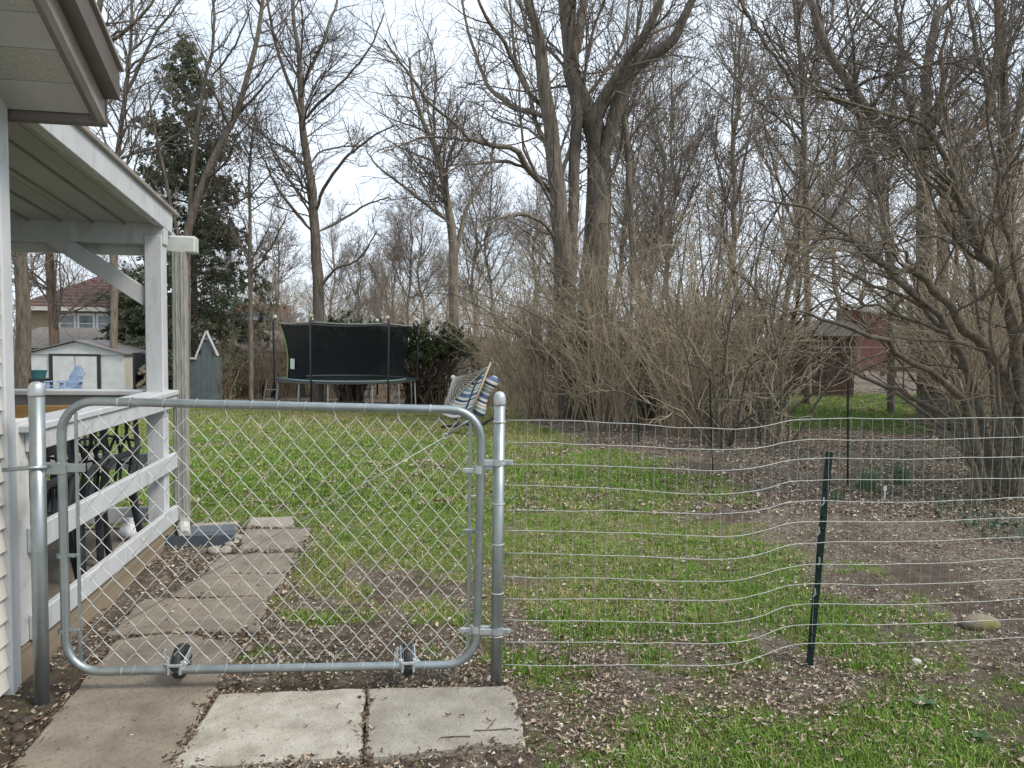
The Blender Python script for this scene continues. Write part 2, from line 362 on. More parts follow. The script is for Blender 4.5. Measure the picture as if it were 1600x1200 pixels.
for nm, arr in zip(('grass', 'straw', 'litter'), cover(XX.ravel(), YY.ravel())):
    a = gme.attributes.new(nm, 'FLOAT', 'POINT'); a.data.foreach_set('value', np.asarray(arr, np.float32))
tag(link('ground', gme), 'patchy spring lawn, bare soil and leaf litter of the back yard', 'ground', kind='structure')

# ------------------------------------------------------------------ paving
def ccw(poly):
    a = sum(poly[i-1][0]*poly[i][1]-poly[i][0]*poly[i-1][1] for i in range(len(poly))); return poly if a > 0 else poly[::-1]
SLAB_POLYS = []
def slab(parent, px, top, m, seed, rough=.012, label=None):
    rnd = random.Random(seed); base = [gp(*p)[:2] for p in px]; poly = []
    for i in range(len(base)):
        a, b = base[i], base[(i+1) % len(base)]; n = max(2, int(np.linalg.norm(b-a)/.07))
        for k in range(n):
            p = a+(b-a)*k/n; poly.append((p[0]+rnd.uniform(-rough, rough), p[1]+rnd.uniform(-rough, rough)))
    poly = ccw(poly); SLAB_POLYS.append(np.array(poly)); n = len(poly)
    c = np.mean(poly, 0); ins = [tuple(np.array(p)+(c-np.array(p))/np.linalg.norm(c-np.array(p))*.012) for p in poly]
    z = float(gz(*c)); V = [(p[0], p[1], z-.06) for p in poly]+[(p[0], p[1], z+top-.008) for p in poly]+[(p[0], p[1], z+top) for p in ins]
    F = [tuple(range(2*n, 3*n))]+[(i, (i+1) % n, n+(i+1) % n, n+i) for i in range(n)]+[(n+i, n+(i+1) % n, 2*n+(i+1) % n, 2*n+i) for i in range(n)]
    o = MB().add(V, F).build('slab', m, parent)
    if label: o['label'] = label
    return o
path = empty('path', (0, 0, 0)); tag(path, 'stepped path of brown concrete slabs leading past the porch', 'path', kind='structure')
SL = [[(95, 1110), (183, 1004), (240, 997), (305, 994), (382, 1014), (333, 1084), (262, 1225), (190, 1400), (-160, 1400), (15, 1205)],
      [(168, 997), (224, 941), (418, 937), (404, 993), (300, 990), (236, 993)], [(262, 938), (318, 903), (449, 902), (424, 935)],
      [(320, 901), (342, 870), (468, 867), (451, 900)], [(371, 868), (382, 831), (486, 829), (471, 865)],
      [(383, 828), (390, 813), (455, 811), (462, 828)], [(318, 840), (296, 821), (374, 817), (372, 834)]]
for i, s in enumerate(SL): slab(path, s, .018+.004*(i % 3), M_CONC2 if i < 5 else M_CONC3, 10+i)
pad = empty('pavement', (0, 0, 0)); tag(pad, 'two pale concrete slabs laid in front of the gate', 'pavement', kind='structure')
slab(pad, [(343, 1091), (571, 1082), (564, 1189), (262, 1207)], .022, M_CONC, 31, .006, 'pale concrete slab beside the brown path')
slab(pad, [(576, 1082), (800, 1077), (823, 1164), (569, 1190)], .02, mat('grey_concrete', (.35, .325, .28), (.215, .195, .163), 7, .9, bump=1., bscale=90, c3=(.18, .165, .14), s3=75, ramp=(.36, .72), detail=10, dist=.006), 32, .006, 'greyer concrete slab below the gate latch post')

# ------------------------------------------------------------------ house and porch share one frame: x = out from the wall, y = along the wall, away from us
HP = gp(270, 848); HA = radians(9.3)
house = empty('house', HP, HA); tag(house, 'cream clapboard house corner with brown roof edge at the left', 'house')
VC = -2.26                                                  # house corner along the wall
for i in range(27):                                         # clapboards, each lapping the one below
    z0 = .02+.098*i
    b = MB(); b.add([(-.06, VC-.083, z0), (-.008, VC-.083, z0), (-.03, VC-.083, z0+.112), (-.06, VC-.083, z0+.112), (-.06, -9, z0), (-.008, -9, z0), (-.03, -9, z0+.112), (-.06, -9, z0+.112)],
          [(0, 1, 2, 3), (7, 6, 5, 4), (0, 4, 5, 1), (1, 5, 6, 2), (2, 6, 7, 3)])
    b.build('clapboard', M_SIDING, house)
MB().box((-.2, -5.7, 1.2), (.27, 6.7, 2.9)).build('wall', M_SIDING, house)
MB().box((-2.2, VC-.06, 1.3), (4.3, .1, 2.5)).build('back_wall', M_SIDING, house)
MB().box((-.025, VC-.042, 1.26), (.055, .08, 2.6), b=.006).build('corner_trim', M_WHITE, house)
SL6 = .5; ZE = 2.43
def rk(u, v, dz=0): return (u, v, ZE+dz+(VC-v)*SL6)          # point on the sloping roof edge
def rake(name, u0, u1, z0, z1, va, vb, m):
    MB().add([rk(u0, va, z0), rk(u1, va, z0), rk(u1, va, z1), rk(u0, va, z1), rk(u0, vb, z0), rk(u1, vb, z0), rk(u1, vb, z1), rk(u0, vb, z1)], [(0, 3, 2, 1), (4, 5, 6, 7), (0, 1, 5, 4), (1, 2, 6, 5), (2, 3, 7, 6), (3, 0, 4, 7)]).build(name, m, house)
M_VENT = mat('soffit_vent', (.30, .295, .275), (.40, .39, .365), 160, .7, ramp=(.48, .52))
v = VC
for i in range(14):
    wv = .15; rake('soffit_panel', -.06, .345, .012, .03, v-wv+.004, v, M_SOFFIT if i % 2 == 0 else M_VENT)
    rake('panel_joint', -.06, .345, .02, .032, v-wv-.004, v-wv+.006, M_TANMETAL); v -= wv
rake('fascia', .345, .372, -.012, .085, VC-6, VC+.01, M_TANMETAL)
rake('fascia_lip', .325, .3445, -.012, .008, VC-6, VC+.01, M_BROWNMETAL)
rake('eave_return', -.03, .375, -.018, .1, VC+.011, VC+.03, M_BROWNMETAL)
rake('gutter', .373, .435, .075, .20, VC-6, VC-.0, M_BROWNMETAL)
rake('drip_edge', .36, .45, .2005, .215, VC-6, VC+.01, M_TANMETAL)
rake('roof', -3, .40, .216, .26, VC-6, VC+.02, M_SHINGLE)

porch = empty('covered_porch', HP, HA); tag(porch, 'white wooden covered porch with railings on the house corner', 'porch')
D = .12
MB().box((-1.35, -1.06, D-.05), (2.5, 2.2, .06)).build('floor', mat('porch_floor', (.19, .16, .12), (.12, .10, .075), 4, .9, bump=.3), porch)
MB().box((-.035, -1.03, .02), (.05, 2.42, .235), b=.006).build('rim_joist', M_WOOD, porch)
MB().box((-1.3, .12, .0), (2.6, .05, .2), b=.006).build('rim_joist', M_WOOD, porch)
MB().box((-.12, -2.2, -.0), (.12, .12, .2)).build('pier', M_ENDWOOD, porch)
MB().box((-.082, -2.16, .64), (.13, .10, 1.0), b=.006).build('rail_post', M_WHITE2, porch)
MB().box((-.078, -.05, 1.18), (.118, .118, 2.08), b=.006).build('post', M_WHITE, porch)
MB().box((-2.4, -.05, 1.18), (.135, .135, 2.08), b=.006).build('post', M_WHITE, porch)
for nm, z, h in (('bottom_rail', .203, .115), ('middle_rail', .598, .115), ('top_rail', 1.035, .088)):
    MB().box((-.0, -1.02, z), (.036, 2.26, h), b=.005).build(nm, M_WHITE, porch)
    MB().box((-1.27, .046, z), (2.38, .036, h), b=.005).build(nm, M_WHITE, porch)
MB().box((-.055, -1.035, 1.099), (.175, 2.33, .036), b=.006).build('rail_cap', M_WHITE, porch)
MB().box((-1.31, .0, 1.105), (2.32, .16, .036), b=.006).build('rail_cap', M_WHITE, porch)
MB().box((-1.3, -.05, .97), (2.2, .04, .09)).build('inner_brace', mat('honey_lumber', (.30, .17, .06), (.40, .25, .10), 5, .7, stretch=(.2, 3, 3)), porch)
ZP = 2.28
def zr(v): return ZP-.0985*(v+.11)
MB().beam((-2.9, -.05, 2.232), (-.005, -.05, 2.232), .10, .155).build('eave_beam', M_WHITE, porch)
MB().beam((-2.9, .03, 2.13), (-.155, .03, 2.13), .04, .09).build('lower_beam', M_WHITE2, porch)
MB().beam((-.76, -.06, 2.20), (-.13, -.06, 1.775), .05, .115, up=(0, 0, 1)).build('knee_brace', M_WHITE, porch)
MB().beam((-.02, -2.62, zr(-2.62)+.07), (-.02, .10, zr(.10)+.07), .035, .15).build('fascia', M_WHITE, porch)
MB().beam((-.045, -2.6, zr(-2.6)+.005), (-.045, -.12, zr(-.12)+.005), .022, .02).build('trim_strip', M_WHITE2, porch)
for i in range(13):
    u = -.06-.205*i
    MB().beam((u-.1, -2.75, zr(-2.75)+.025), (u-.1, -.02, zr(-.02)+.025), .196, .012).build('soffit_panel', M_SOFFIT, porch)
    MB().beam((u+.002, -2.75, zr(-2.75)+.014), (u+.002, -.02, zr(-.02)+.014), .012, .022).build('panel_ridge', M_TANMETAL, porch)
    if i % 2 == 0:
        MB().beam((u-.1, -2.7, zr(-2.7)+.0165), (u-.1, -.3, zr(-.3)+.0165), .085, .004).build('soffit_vent', M_VENT, porch)
MB().beam((-1.5, -2.7, zr(-2.7)+.165), (-1.5, .2, zr(.2)+.165), 3.02, .03).build('roof', M_SHINGLE, porch)
MB().beam((.006, -2.7, zr(-2.7)+.155), (.006, .2, zr(.2)+.155), .03, .03).build('drip_edge', M_TANMETAL, porch)
M_GUT = mat('pale_gutter', (.55, .57, .54), (.45, .47, .44), 6, .5)
MB().box((-1.4, .165, 2.185), (3.1, .115, .125), b=.012).build('gutter', M_GUT, porch)
M_DS = mat('peeling_downspout', (.33, .33, .30), (.22, .22, .195), 6, .75, bump=.4, ramp=(.35, .6), stretch=(6, 6, 1))
b = MB()
b.box((.038, .12, 1.15), (.098, .075, 1.97), b=.008)
for k in range(2): b.box((.02+.036*k, .085, 1.15), (.012, .012, 1.96), b=.004)
b.build('downspout', M_DS, porch); MB().tube([(.045, .12, .19), (.045, .12, .12), (.06, .06, .07), (.09, -.02, .05)], .045, 10).build('downspout_elbow', mat('white_elbow', (.5, .5, .47), (.3, .29, .26), 20, .6), porch)
def H(u, v, z): return np.array([HP[0]+u*cos(HA)-v*sin(HA), HP[1]+u*sin(HA)+v*cos(HA), HP[2]+z])

sb = MB(); sb.add([(-.13, -.16, 0), (.13, -.16, 0), (.17, .3, 0), (-.17, .3, 0), (-.13, -.16, .09), (.13, -.16, .09), (.17, .3, .075), (-.17, .3, .075), (-.1, -.13, .05), (.1, -.13, .05), (.14, .3, .035), (-.14, .3, .035)],
   [(3, 2, 1, 0), (0, 1, 5, 4), (1, 2, 6, 5), (3, 0, 4, 7), (4, 5, 9, 8), (5, 6, 10, 9), (7, 4, 8, 11), (8, 9, 10, 11), (2, 3, 11, 10), (7, 11, 3), (6, 2, 10)])
o = sb.build('splash_block', mat('slate_blue_plastic', (.05, .065, .08), (.07, .085, .10), 20, .55)); o.location = H(.13, .0, .0); o.rotation_euler = (0, 0, HA-radians(80)); tag(o, 'slate blue splash block under the porch downspout', 'splash block')

# ------------------------------------------------------------------ porch furniture
def patio_chair(label, u, v, rz):
    e = empty('patio_chair', H(u, v, D-.02), HA+rz); tag(e, label, 'chair', 'black patio chairs on the porch')
    MB().box((0, 0, .41), (.46, .44, .03), b=.012).build('seat', M_BLACK, e)
    for sx in (-1, 1):
        MB().tube([(sx*.2, -.2, .42), (sx*.22, -.235, .2), (sx*.235, -.26, 0)], [.028, .024, .02], 8).build('leg', M_BLACK, e)
        MB().tube([(sx*.2, .2, .42), (sx*.21, .25, .2), (sx*.22, .3, 0)], [.028, .024, .02], 8).build('leg', M_BLACK, e)
        MB().tube([(sx*.22, -.2, .41), (sx*.25, -.2, .6), (sx*.25, -.1, .645), (sx*.245, .1, .65), (sx*.22, .27, .66)], .02, 8).build('armrest', M_BLACK, e)
    back = MB().tube([(-.21, .2, .42), (-.215, .27, .66), (-.17, .33, .87), (0, .35, .93), (.17, .33, .87), (.215, .27, .66), (.21, .2, .42)], .019, 8).build('backrest', M_BLACK, e)
    for k in range(-4, 5):
        x = k*.043; MB().tube([(x, .205, .42), (x*.9+.02*(-1)**k, .27, .62), (x*.8-.02*(-1)**k, .31, .75), (x*.75, .345, .915-abs(x)*.3)], .0105, 6).build('slat', M_BLACK, back)
    for zz, yy in ((.55, .245), (.7, .295)): MB().tube([(-.2, yy, zz), (0, yy+.015, zz+.03), (.2, yy, zz)], .008, 6).build('crossbar', M_BLACK, back)
patio_chair('black lattice-back patio chair farthest along the porch', -.36, -.62, radians(-8))
patio_chair('black lattice-back patio chair between the other two on the porch', -.37, -1.05, radians(4))
patio_chair('black lattice-back patio chair nearest the gate on the porch', -.40, -1.5, radians(-3))
tb = empty('wooden_table', H(-.55, -2.0, D-.02), HA); tag(tb, 'small red-brown wooden table tucked behind the porch railing', 'table')
MB().box((.18, .06, .47), (.55, .36, .045)).build('tabletop', M_DARKWOOD, tb)
for sx in (-.05, .41):
    for sy in (-.08, .2): MB().box((sx, sy, .225), (.055, .055, .445)).build('leg', M_DARKWOOD, tb)
bag = MB().lathe([(.03, 0), (.07, .01), (.08, .04), (.06, .08), (.02, .12), (.03, .14)], 14).build('plastic_bag', mat('white_film', (.7, .72, .74), (.6, .62, .66), 14, .35, bump=.6, bscale=14), smooth=True); bag.location = H(-.22, -.22, D-.02); tag(bag, 'white plastic bag on the porch floor by the post', 'bag')
cush = MB().box((0, 0, .05), (.42, .4, .1), b=.03).build('seat_cushion', mat('grey_cushion', (.22, .24, .28), (.28, .30, .34), 14, .9)); cush.location = H(-.34, -1.93, D+.475); cush.rotation_euler = (0, 0, HA+.1); tag(cush, 'pale grey seat cushion lying on the wooden table', 'cushion')

# ------------------------------------------------------------------ gate
PL = gp(65, 1092); PR = gp(775, 1072)
def capped_post(label, base, top, r, lean=(0, 0)):
    e = empty('gate_post', base); tag(e, label, 'post')
    t = np.array([lean[0], lean[1], top]); MB().tube([(0, 0, -.15), tuple(t)], r, 20).build('tube', M_GALV, e, True)
    x = MB().lathe([(r*1.06, -.03), (r*1.1, -.025), (r*1.1, .0), (r*1.03, .008), (r*.88, .018), (r*.55, .026), (.004, .029)], 20).build('cap', M_GALVL, e, True); x.location = t
    return e
ptL = _C+ray(57, 607)*(np.dot(PL-_C, [0, 1, 0])/ray(57, 607)[1]); ptR = at(781, 622, PR[1])
capped_post('galvanised hinge post with dome cap against the porch corner', PL, ptL[2], .029, (ptL[0]-PL[0], 0))
gpR = capped_post('galvanised latch post with dome cap, wire fence tied to it', PR, ptR[2], .0245, (ptR[0]-PR[0], 0))
for k, f in enumerate((.18, .33, .5, .64, .78, .92)):
    z = ptR[2]*f; MB().tube([(.0265*cos(a)+(ptR[0]-PR[0])*f, .0265*sin(a), z) for a in np.linspace(0, 2*pi, 15)[:-1]], .0022, 5, closed=True).build('tie_wire', M_WIRE, gpR)

# the gate frame lies in a vertical plane; trace its four sides in that plane
ga = at(101, 900, PL[1]+.03); gb = at(748, 900, PR[1]-.005); gdir = gb-ga; gdir[2] = 0; GW = np.linalg.norm(gdir); gdir /= GW
gn = np.array([gdir[1], -gdir[0], 0])                       # towards the camera
def on_gate(px, py):
    d = ray(px, py); t = np.dot(ga-_C, gn)/np.dot(d, gn); P = _C+d*t; return float(np.dot(P-ga, gdir)), float(P[2])
go = np.array([ga[0], ga[1], 0.]); GROT = math.atan2(gdir[1], gdir[0])
gate = empty('chain_link_gate', go, GROT); tag(gate, 'wide chain-link gate with rounded galvanised tube frame on two wheels', 'gate')
cTL, cTR, cBR, cBL = on_gate(95, 626), on_gate(754, 641), on_gate(744, 1038), on_gate(104, 1050)
def rc(c, a, b, r, n=7):                                     # rounded corner from side a to side b
    c = np.array(c); ua = (np.array(a)-c)/np.linalg.norm(np.array(a)-c); ub = (np.array(b)-c)/np.linalg.norm(np.array(b)-c); o = []
    for i in range(n+1):
        t = i/n*pi/2; o.append(c+ua*r*(1-sin(t))+ub*r*(1-cos(t)))
    return o
RF = .0178; RC = .135
fp = rc(cTL, cBL, cTR, RC)+rc(cTR, cTL, cBR, RC)+rc(cBR, cTR, cBL, RC)+rc(cBL, cBR, cTL, RC)
MB().tube([(p[0], 0, p[1]) for p in fp], RF, 14, closed=True).build('frame', M_GALV, gate, True)
def lerp2(a, b, t): return (a[0]+(b[0]-a[0])*t, a[1]+(b[1]-a[1])*t)
for t, a, b in ((.13, cTL, cTR), (.87, cTL, cTR), (.13, cBL, cBR), (.83, cBL, cBR)):
    p = lerp2(a, b, t); q = lerp2(a, b, t+.004); MB().tube([(p[0], 0, p[1]), (q[0], 0, q[1])], RF*1.06, 14).build('sleeve_seam', M_GALVL, gate)
# fabric: interlocked zig-zag wires
x0, x1 = cTL[0]+.062, cTR[0]-.055; pw = .0425; nw = int((x1-x0)/pw); pw = (x1-x0)/nw; hp = .100
ztop = min(cTL[1], cTR[1])-.035; zbot = cBL[1]+.03; nz = int((ztop-zbot)/hp*2)
def zig(ph):
    pts = []
    for k in range(nz+1):
        z = zbot+k*(ztop-zbot)/nz; right = (k+ph) % 2
        x = pw+.0016 if right else -.0016; y = .0022 if right else -.0022
        s = 1 if right else -1
        pts += [(x-s*.004, y-.0022*s, z-.0045), (x, y, z), (x-s*.004, y+.0018*s, z+.0045)]
    return MB().tube(pts, .00165, 5).me('chain_link_wire', M_WIRE, True)
zm = (zig(0), zig(1)); rz_ = random.Random(4)
for i in range(nw):
    o = link('chain_link_wire', zm[i % 2], gate, (x0+i*pw, rz_.uniform(-.001, .001), rz_.uniform(-.003, .003)))
for x in (x0-.004, x1+.004): MB().box((x, 0, (ztop+zbot)/2), (.014, .005, ztop-zbot+.03), b=.001).build('tension_bar', M_GALV, gate)
for i in range(11):                                          # wire ties round the frame
    for (a, b) in ((cTL, cTR), (cBL, cBR)):
        p = lerp2(a, b, .16+.07*i+.012*math.sin(i*7.)); s = -1 if a is cTL else 1
        MB().tube([(p[0]+.004*cos(t), (RF+.0025)*sin(t), p[1]+(RF+.0025)*cos(t)) for t in np.linspace(0, 2*pi, 13)[:-1]], .0019, 5, closed=True).build('wire_tie', M_GALVL, gate)
        if i % 2: MB().tube([(p[0], -.004, p[1]+s*RF), (p[0]+.008, -.006, p[1]+s*.05), (p[0]+.002, -.003, p[1]+s*.062)], .0019, 5).build('wire_tie', M_WIRE, gate)
# truss rod with turnbuckle from the top latch corner to the bottom hinge corner
ra, rb, rcn = on_gate(742, 650), on_gate(700, 678), on_gate(128, 1010)
MB().tube([(ra[0], -.006, ra[1]), (rb[0], -.008, rb[1])], .0058, 8).build('turnbuckle', M_GALV, gate, True)
MB().tube([(rb[0]-.011+.011*cos(t), -.008, rb[1]-.008+.011*sin(t)) for t in np.linspace(0, 2*pi, 13)[:-1]], .003, 6, closed=True).build('eye_bolt', M_GALVL, gate, True)
MB().tube([(rb[0]-.02, -.008, rb[1]-.016), (rcn[0], -.008, rcn[1])], .0017, 6).build('truss_cable', M_GALV, gate, True)
def band(name, px, py, r, w=.024, ext=.0, side=1):
    p = on_gate(px, py); b = MB().tube([(p[0], 0, p[1]-w/2), (p[0], 0, p[1]+w/2)], r, 14)
    b.box((p[0]+side*(r+.022), 0, p[1]), (.05+ext, .012, w*.9), b=.002); b.tube([(p[0]+side*(r+.03), -.014, p[1]), (p[0]+side*(r+.03), .014, p[1])], .006, 6)
    return b.build(name, M_GALVL if name == 'hinge' else M_GALV, gate)
band('hinge', 748, 735, .0215, side=-1); band('hinge', 748, 731, .0205, .02, side=1); band('hinge', 743, 984, .0215, side=-1); band('hinge', 743, 981, .0205, .02, side=1)
band('brace_band', 747, 829, .0205, .016, side=-1); band('brace_band', 99, 985, .0205, .016, side=1); band('brace_band', 97, 868, .0205, .016, side=1)
lt = on_gate(97, 731); b = MB().tube([(lt[0], 0, lt[1]-.022), (lt[0], 0, lt[1]+.022)], .0225, 14); b.box((lt[0]+.055, 0, lt[1]), (.075, .012, .036), b=.002)
b.box((lt[0]-.03, -.012, lt[1]), (.06, .02, .05), b=.003); b.build('latch_clamp', M_GALV, gate)
MB().tube([(lt[0]-.04, -.035, lt[1]+.008), (lt[0]-.1, -.06, lt[1]+.01), (lt[0]-.2, -.055, lt[1]+.0)], .009, 8).build('latch_fork', M_GALV, gate, True)
MB().tube([(lt[0]-.045, .03, lt[1]+.012), (lt[0]-.07, -.02, lt[1]+.02), (lt[0]-.11, -.045, lt[1]+.012)], .005, 6).build('latch_fork', M_GALV, gate, True)
for k, (py, w_) in enumerate(((722, .022), (985, .022))):
    f = (EYE-0) and (ptR[2])*.0; p = at(779 if k == 0 else 776, py, PR[1])
    e = empty('hinge_strap', p); tag(e, 'galvanised strap hinge clamped round the latch post, %s one' % ('upper' if k == 0 else 'lower'), 'hinge')
    MB().tube([(0, 0, -.013), (0, 0, .013)], .0285, 16).build('clamp', M_GALVL, e); MB().box((-.045, -.012, -.002), (.06, .01, .026), b=.002).build('tab', M_GALVL, e); MB().box((.042, -.006, 0), (.04, .012, .022), b=.002).build('tab', M_GALVL, e)
    MB().tube([(.05, -.016, 0), (.05, .016, 0)], .008, 6).build('bolt', M_GALVL, e)
# two wheels clamped to the bottom rail
for k, (px, py) in enumerate(((275, 1045), (638, 1041))):
    p = on_gate(px, py); e = empty('wheel', (p[0], 0, p[1]-.0)); e.parent = gate; zw = .062-p[1]+.012
    yaw = radians(-4 if k == 0 else 7)
    Mx = Matrix.Rotation(yaw, 3, 'Z'); MW = Mx @ Matrix.Rotation(pi/2, 3, 'Y'); wc = Mx @ Vector((0, .052, .012))
    MB().lathe([(.05, -.02), (.066, -.019), (.072, -.012), (.073, 0), (.072, .012), (.066, .019), (.05, .02)], 26, MW, wc).build('tyre', M_RUBBER, e, True)
    MB().lathe([(.012, -.026), (.05, -.0215), (.05, .0215), (.012, .026)], 20, MW, wc).build('hub', M_BLACK if k == 0 else M_GALVL, e)
    fk = MB()
    for s in (-1, 1): fk.beam(Mx @ Vector((s*.03, -.01, .012)), Mx @ Vector((s*.03, .085, .05)), .006, .03)
    fk.box((0, .004, .018), (.085, .02, .03), Mx, .003); fk.build('fork', M_GALVL, e)
    cl = MB(); cl.box((-.024, -.002, .003), (.010, .048, .042), b=.003); cl.box((.024, -.002, .003), (.010, .048, .042), b=.003); cl.box((0, -.02, .022), (.06, .014, .012), b=.002); cl.build('clamp', M_GALVL, e)
    MB().tube([(-.05, .01, .0), (-.05, .01, .075), (-.044, .01, .08)], .007, 8).build('spring_pin', M_GALVL, e); MB().tube([(-.045, .0, .02), (.05, .0, .022)], .006, 8).build('axle_bolt', M_GALVL, e)

# ------------------------------------------------------------------ welded wire fence to the right of the gate
fence_x = np.array([PR[0]+.02, .3, .7, 1.0, 1.16, 1.30, 1.47, 1.9, 2.5, 3.3, 4.0]); fence_y = np.array([PR[1]+.02, 3.20, 3.235, 3.26, 3.33, 3.42, 3.455, 3.47, 3.56, 3.68, 3.75])
FX = np.concatenate([np.arange(fence_x[0], 4.0, .0508)]); fcurve = catmull(np.stack([fence_x, fence_y], 1), 240)
FYv = np.interp(FX, fcurve[:, 0], fcurve[:, 1])
ZT = 1.175
def fz(i, x):
    dip = -.012*np.exp(-((x-.95)/.35)**2)-.020*sstep(.1, 1.0, x)+.02*sstep(.9, 1.4, x)+.02*sstep(1.6, 3.5, x)
    return ZT-.0985*i+dip*(1-.3*i/11)+.014*(vnoise(x*1.1, i*3.3, 5)-.5)+.007*(vnoise(x*7, i*7.7, 6)-.5)+.003*(vnoise(x*19.7, i*5.1, 7)-.5)
def fy(i, x, y): return y+.025*(vnoise(x*1.1+3, i*.5, 8)-.5)
wf = empty('wire_fence', PR); tag(wf, 'sagging galvanised welded wire fence running right from the gate', 'fence')
NWIRE = 12
for i in range(NWIRE):
    MB().tube([(x-PR[0], fy(i, x, y)-PR[1], fz(i, x)) for x, y in zip(FX, FYv)], .0017, 5).build('horizontal_wire', M_WIRE3, wf, True)
for k, (x, y) in enumerate(zip(FX, FYv)):
    MB().tube([(x-PR[0], fy(i, x, y)-PR[1], fz(i, x)) for i in range(NWIRE)], .00095, 4).build('vertical_wire', M_WIRE2, wf)
tp_b = gp(1265, 1036); tp_t = at(1296, 706, tp_b[1]+.03)
tpo = empty('t_post', tp_b); tag(tpo, 'dark green studded steel T-post leaning beside the wire fence', 'post'); dd = Vector(tp_t-tp_b)
b = MB(); b.beam(Vector((0, 0, 0))-dd*.1, dd, .034, .004, up=(0, 1, 0), bev=.001); b.beam(Vector((0, .014, 0))-dd*.1, dd+Vector((0, .014, 0)), .004, .028, up=(0, 1, 0), bev=.001); b.build('shaft', M_GREENPOST, tpo)
for k in range(15):
    p = dd*(.08+.062*k)+Vector((0, -.004, 0)); MB().box(p, (.012, .012, .009), b=.003).build('stud', M_GREENPOST, tpo)
for f, dx in ((.33, -.004), (.48, .002), (.62, -.012), (.76, -.004)):
    p = dd*f; MB().tube([p+Vector((dx-.012, -.007, -.012)), p+Vector((dx-.004, -.01, 0)), p+Vector((dx-.006, -.009, .028))], .0038, 6).build('wire_clip', M_GALVL, tpo)

# ------------------------------------------------------------------ green garden netting fence behind
gf_pts = [gp(944, 668), gp(998, 692), gp(1114, 737), gp(1325, 757), np.array([4.35, 6.3, 0]), np.array([5.2, 4.9, 0])]
gfn = empty('garden_fence', gf_pts[3]); tag(gfn, 'green garden netting on thin dark posts below the shrubs', 'fence'); o0 = gf_pts[3]
for p, top in zip(gf_pts[:4], (590, 597, 592, 597)):
    base = p; px = _C  # top of each post read off the photo
    X = {590: 944, 597: 998}.get(top, 1110)
    if p is gf_pts[3]: X = 1325
    if p is gf_pts[2]: X = 1109
    t = at(X, top, p[1]); MB().tube([tuple(p-o0-np.array([0, 0, .1])), tuple(t-o0)], .0105, 8).build('post', M_GREENPOST, gfn)
V = []
for a, b_, hgt in ((gf_pts[2], gf_pts[3], .98), (gf_pts[3], gf_pts[4], 1.03), (gf_pts[4], gf_pts[5], 1.0)):
    n = int(np.linalg.norm(b_-a)/.05); nm = MB()
    for k in range(n+1):
        p = a+(b_-a)*k/n-o0; nm.tube([p+np.array([0, 0, .02]), p+np.array([.02*sin(k*.7), .02*cos(k*.4), hgt*.5]), p+np.array([0, 0, hgt])], .00085, 3, caps=False)
    for j in range(int(hgt/.05)+1):
        z = .02+j*.05; q = [a+(b_-a)*t-o0+np.array([0, .02*sin(t*9+j*.3), z]) for t in np.linspace(0, 1, 14)]; nm.tube(q, .0011 if j % 20 else .0019, 3, caps=False)
    nm.build('netting', mat('green_net', (.05, .11, .08), (.09, .15, .12), 12, .6), gfn)['kind'] = 'stuff'

# ================================================================== THINGS FARTHER BACK
# ------------------------------------------------------------------ trampoline
tc_ = gp(528, 640); tc_ = np.array([tc_[0], tc_[1]+1.2, float(gz(tc_[0], tc_[1]+1.2))]); TR = 107/FPX*tc_[1]*1.0; TM = .86
tr = empty('trampoline', tc_); tag(tr, 'round trampoline with black safety net and green edging on the lawn', 'trampoline')
def circ(r, z, n=48): return [(r*cos(2*pi*k/n), r*sin(2*pi*k/n), z) for k in range(n)]
M_NETB = bpy.data.materials.new('black_safety_net'); M_NETB.use_nodes = True; t = M_NETB.node_tree; bs = t.nodes['Principled BSDF']; bs.inputs['Base Color'].default_value = (.010, .014, .016, 1); bs.inputs['Roughness'].default_value = .7; bs.inputs['Alpha'].default_value = .76; bs.inputs['Specular IOR Level'].default_value = .1
M_TSTEEL = mat('dull_grey_steel', (.30, .31, .30), (.24, .25, .24), 9, .5)
M_LIME = mat('lime_trim', (.22, .42, .08), (.28, .48, .12), 10, .5); M_PAD = mat('black_vinyl', (.014, .018, .02), (.03, .035, .038), 9, .45)
M_PALEG = mat('pale_green_pad', (.30, .42, .36), (.36, .48, .42), 9, .5)
MB().tube(circ(TR*.985, TM), .03, 10, closed=True).build('frame', M_TSTEEL, tr, True)
MB().prism([(TR*.84*cos(a), TR*.84*sin(a)) for a in np.linspace(0, 2*pi, 49)[:-1]], TM-.012, TM-.004).build('jumping_mat', M_RUBBER, tr)
MB().add([p for r, z in ((TR*.83, TM+.012), (TR*1.0, TM+.045), (TR*1.01, TM+.0)) for p in circ(r, z)], [(i*48+j, i*48+(j+1) % 48, (i+1)*48+(j+1) % 48, (i+1)*48+j) for i in range(2) for j in range(48)]).build('spring_pad', M_PAD, tr, True)
MB().tube(circ(TR*.845, TM+.04), .022, 6, closed=True).build('pad_edging', M_PALEG, tr)
PA = [-105, -45, 15, 75, 135, 195]; PTOP = TM+1.82
for a in PA:
    a = radians(a); c, s = cos(a), sin(a); p = MB().tube([(TR*1.02*c, TR*1.02*s, .25), (TR*1.02*c, TR*1.02*s, TM+.1), (TR*1.03*c, TR*1.03*s, PTOP-.1), (TR*1.0*c, TR*1.0*s, PTOP)], .028, 8).build('enclosure_pole', M_BLACK, tr, True)
    MB().lathe([(.03, 0), (.055, .02), (.06, .06), (.04, .1), (.01, .11)], 12, None, (TR*1.0*c, TR*1.0*s, PTOP-.02)).build('pole_cap', mat('cream_cap', (.5, .52, .3), (.6, .6, .4), 8, .5), p, True)
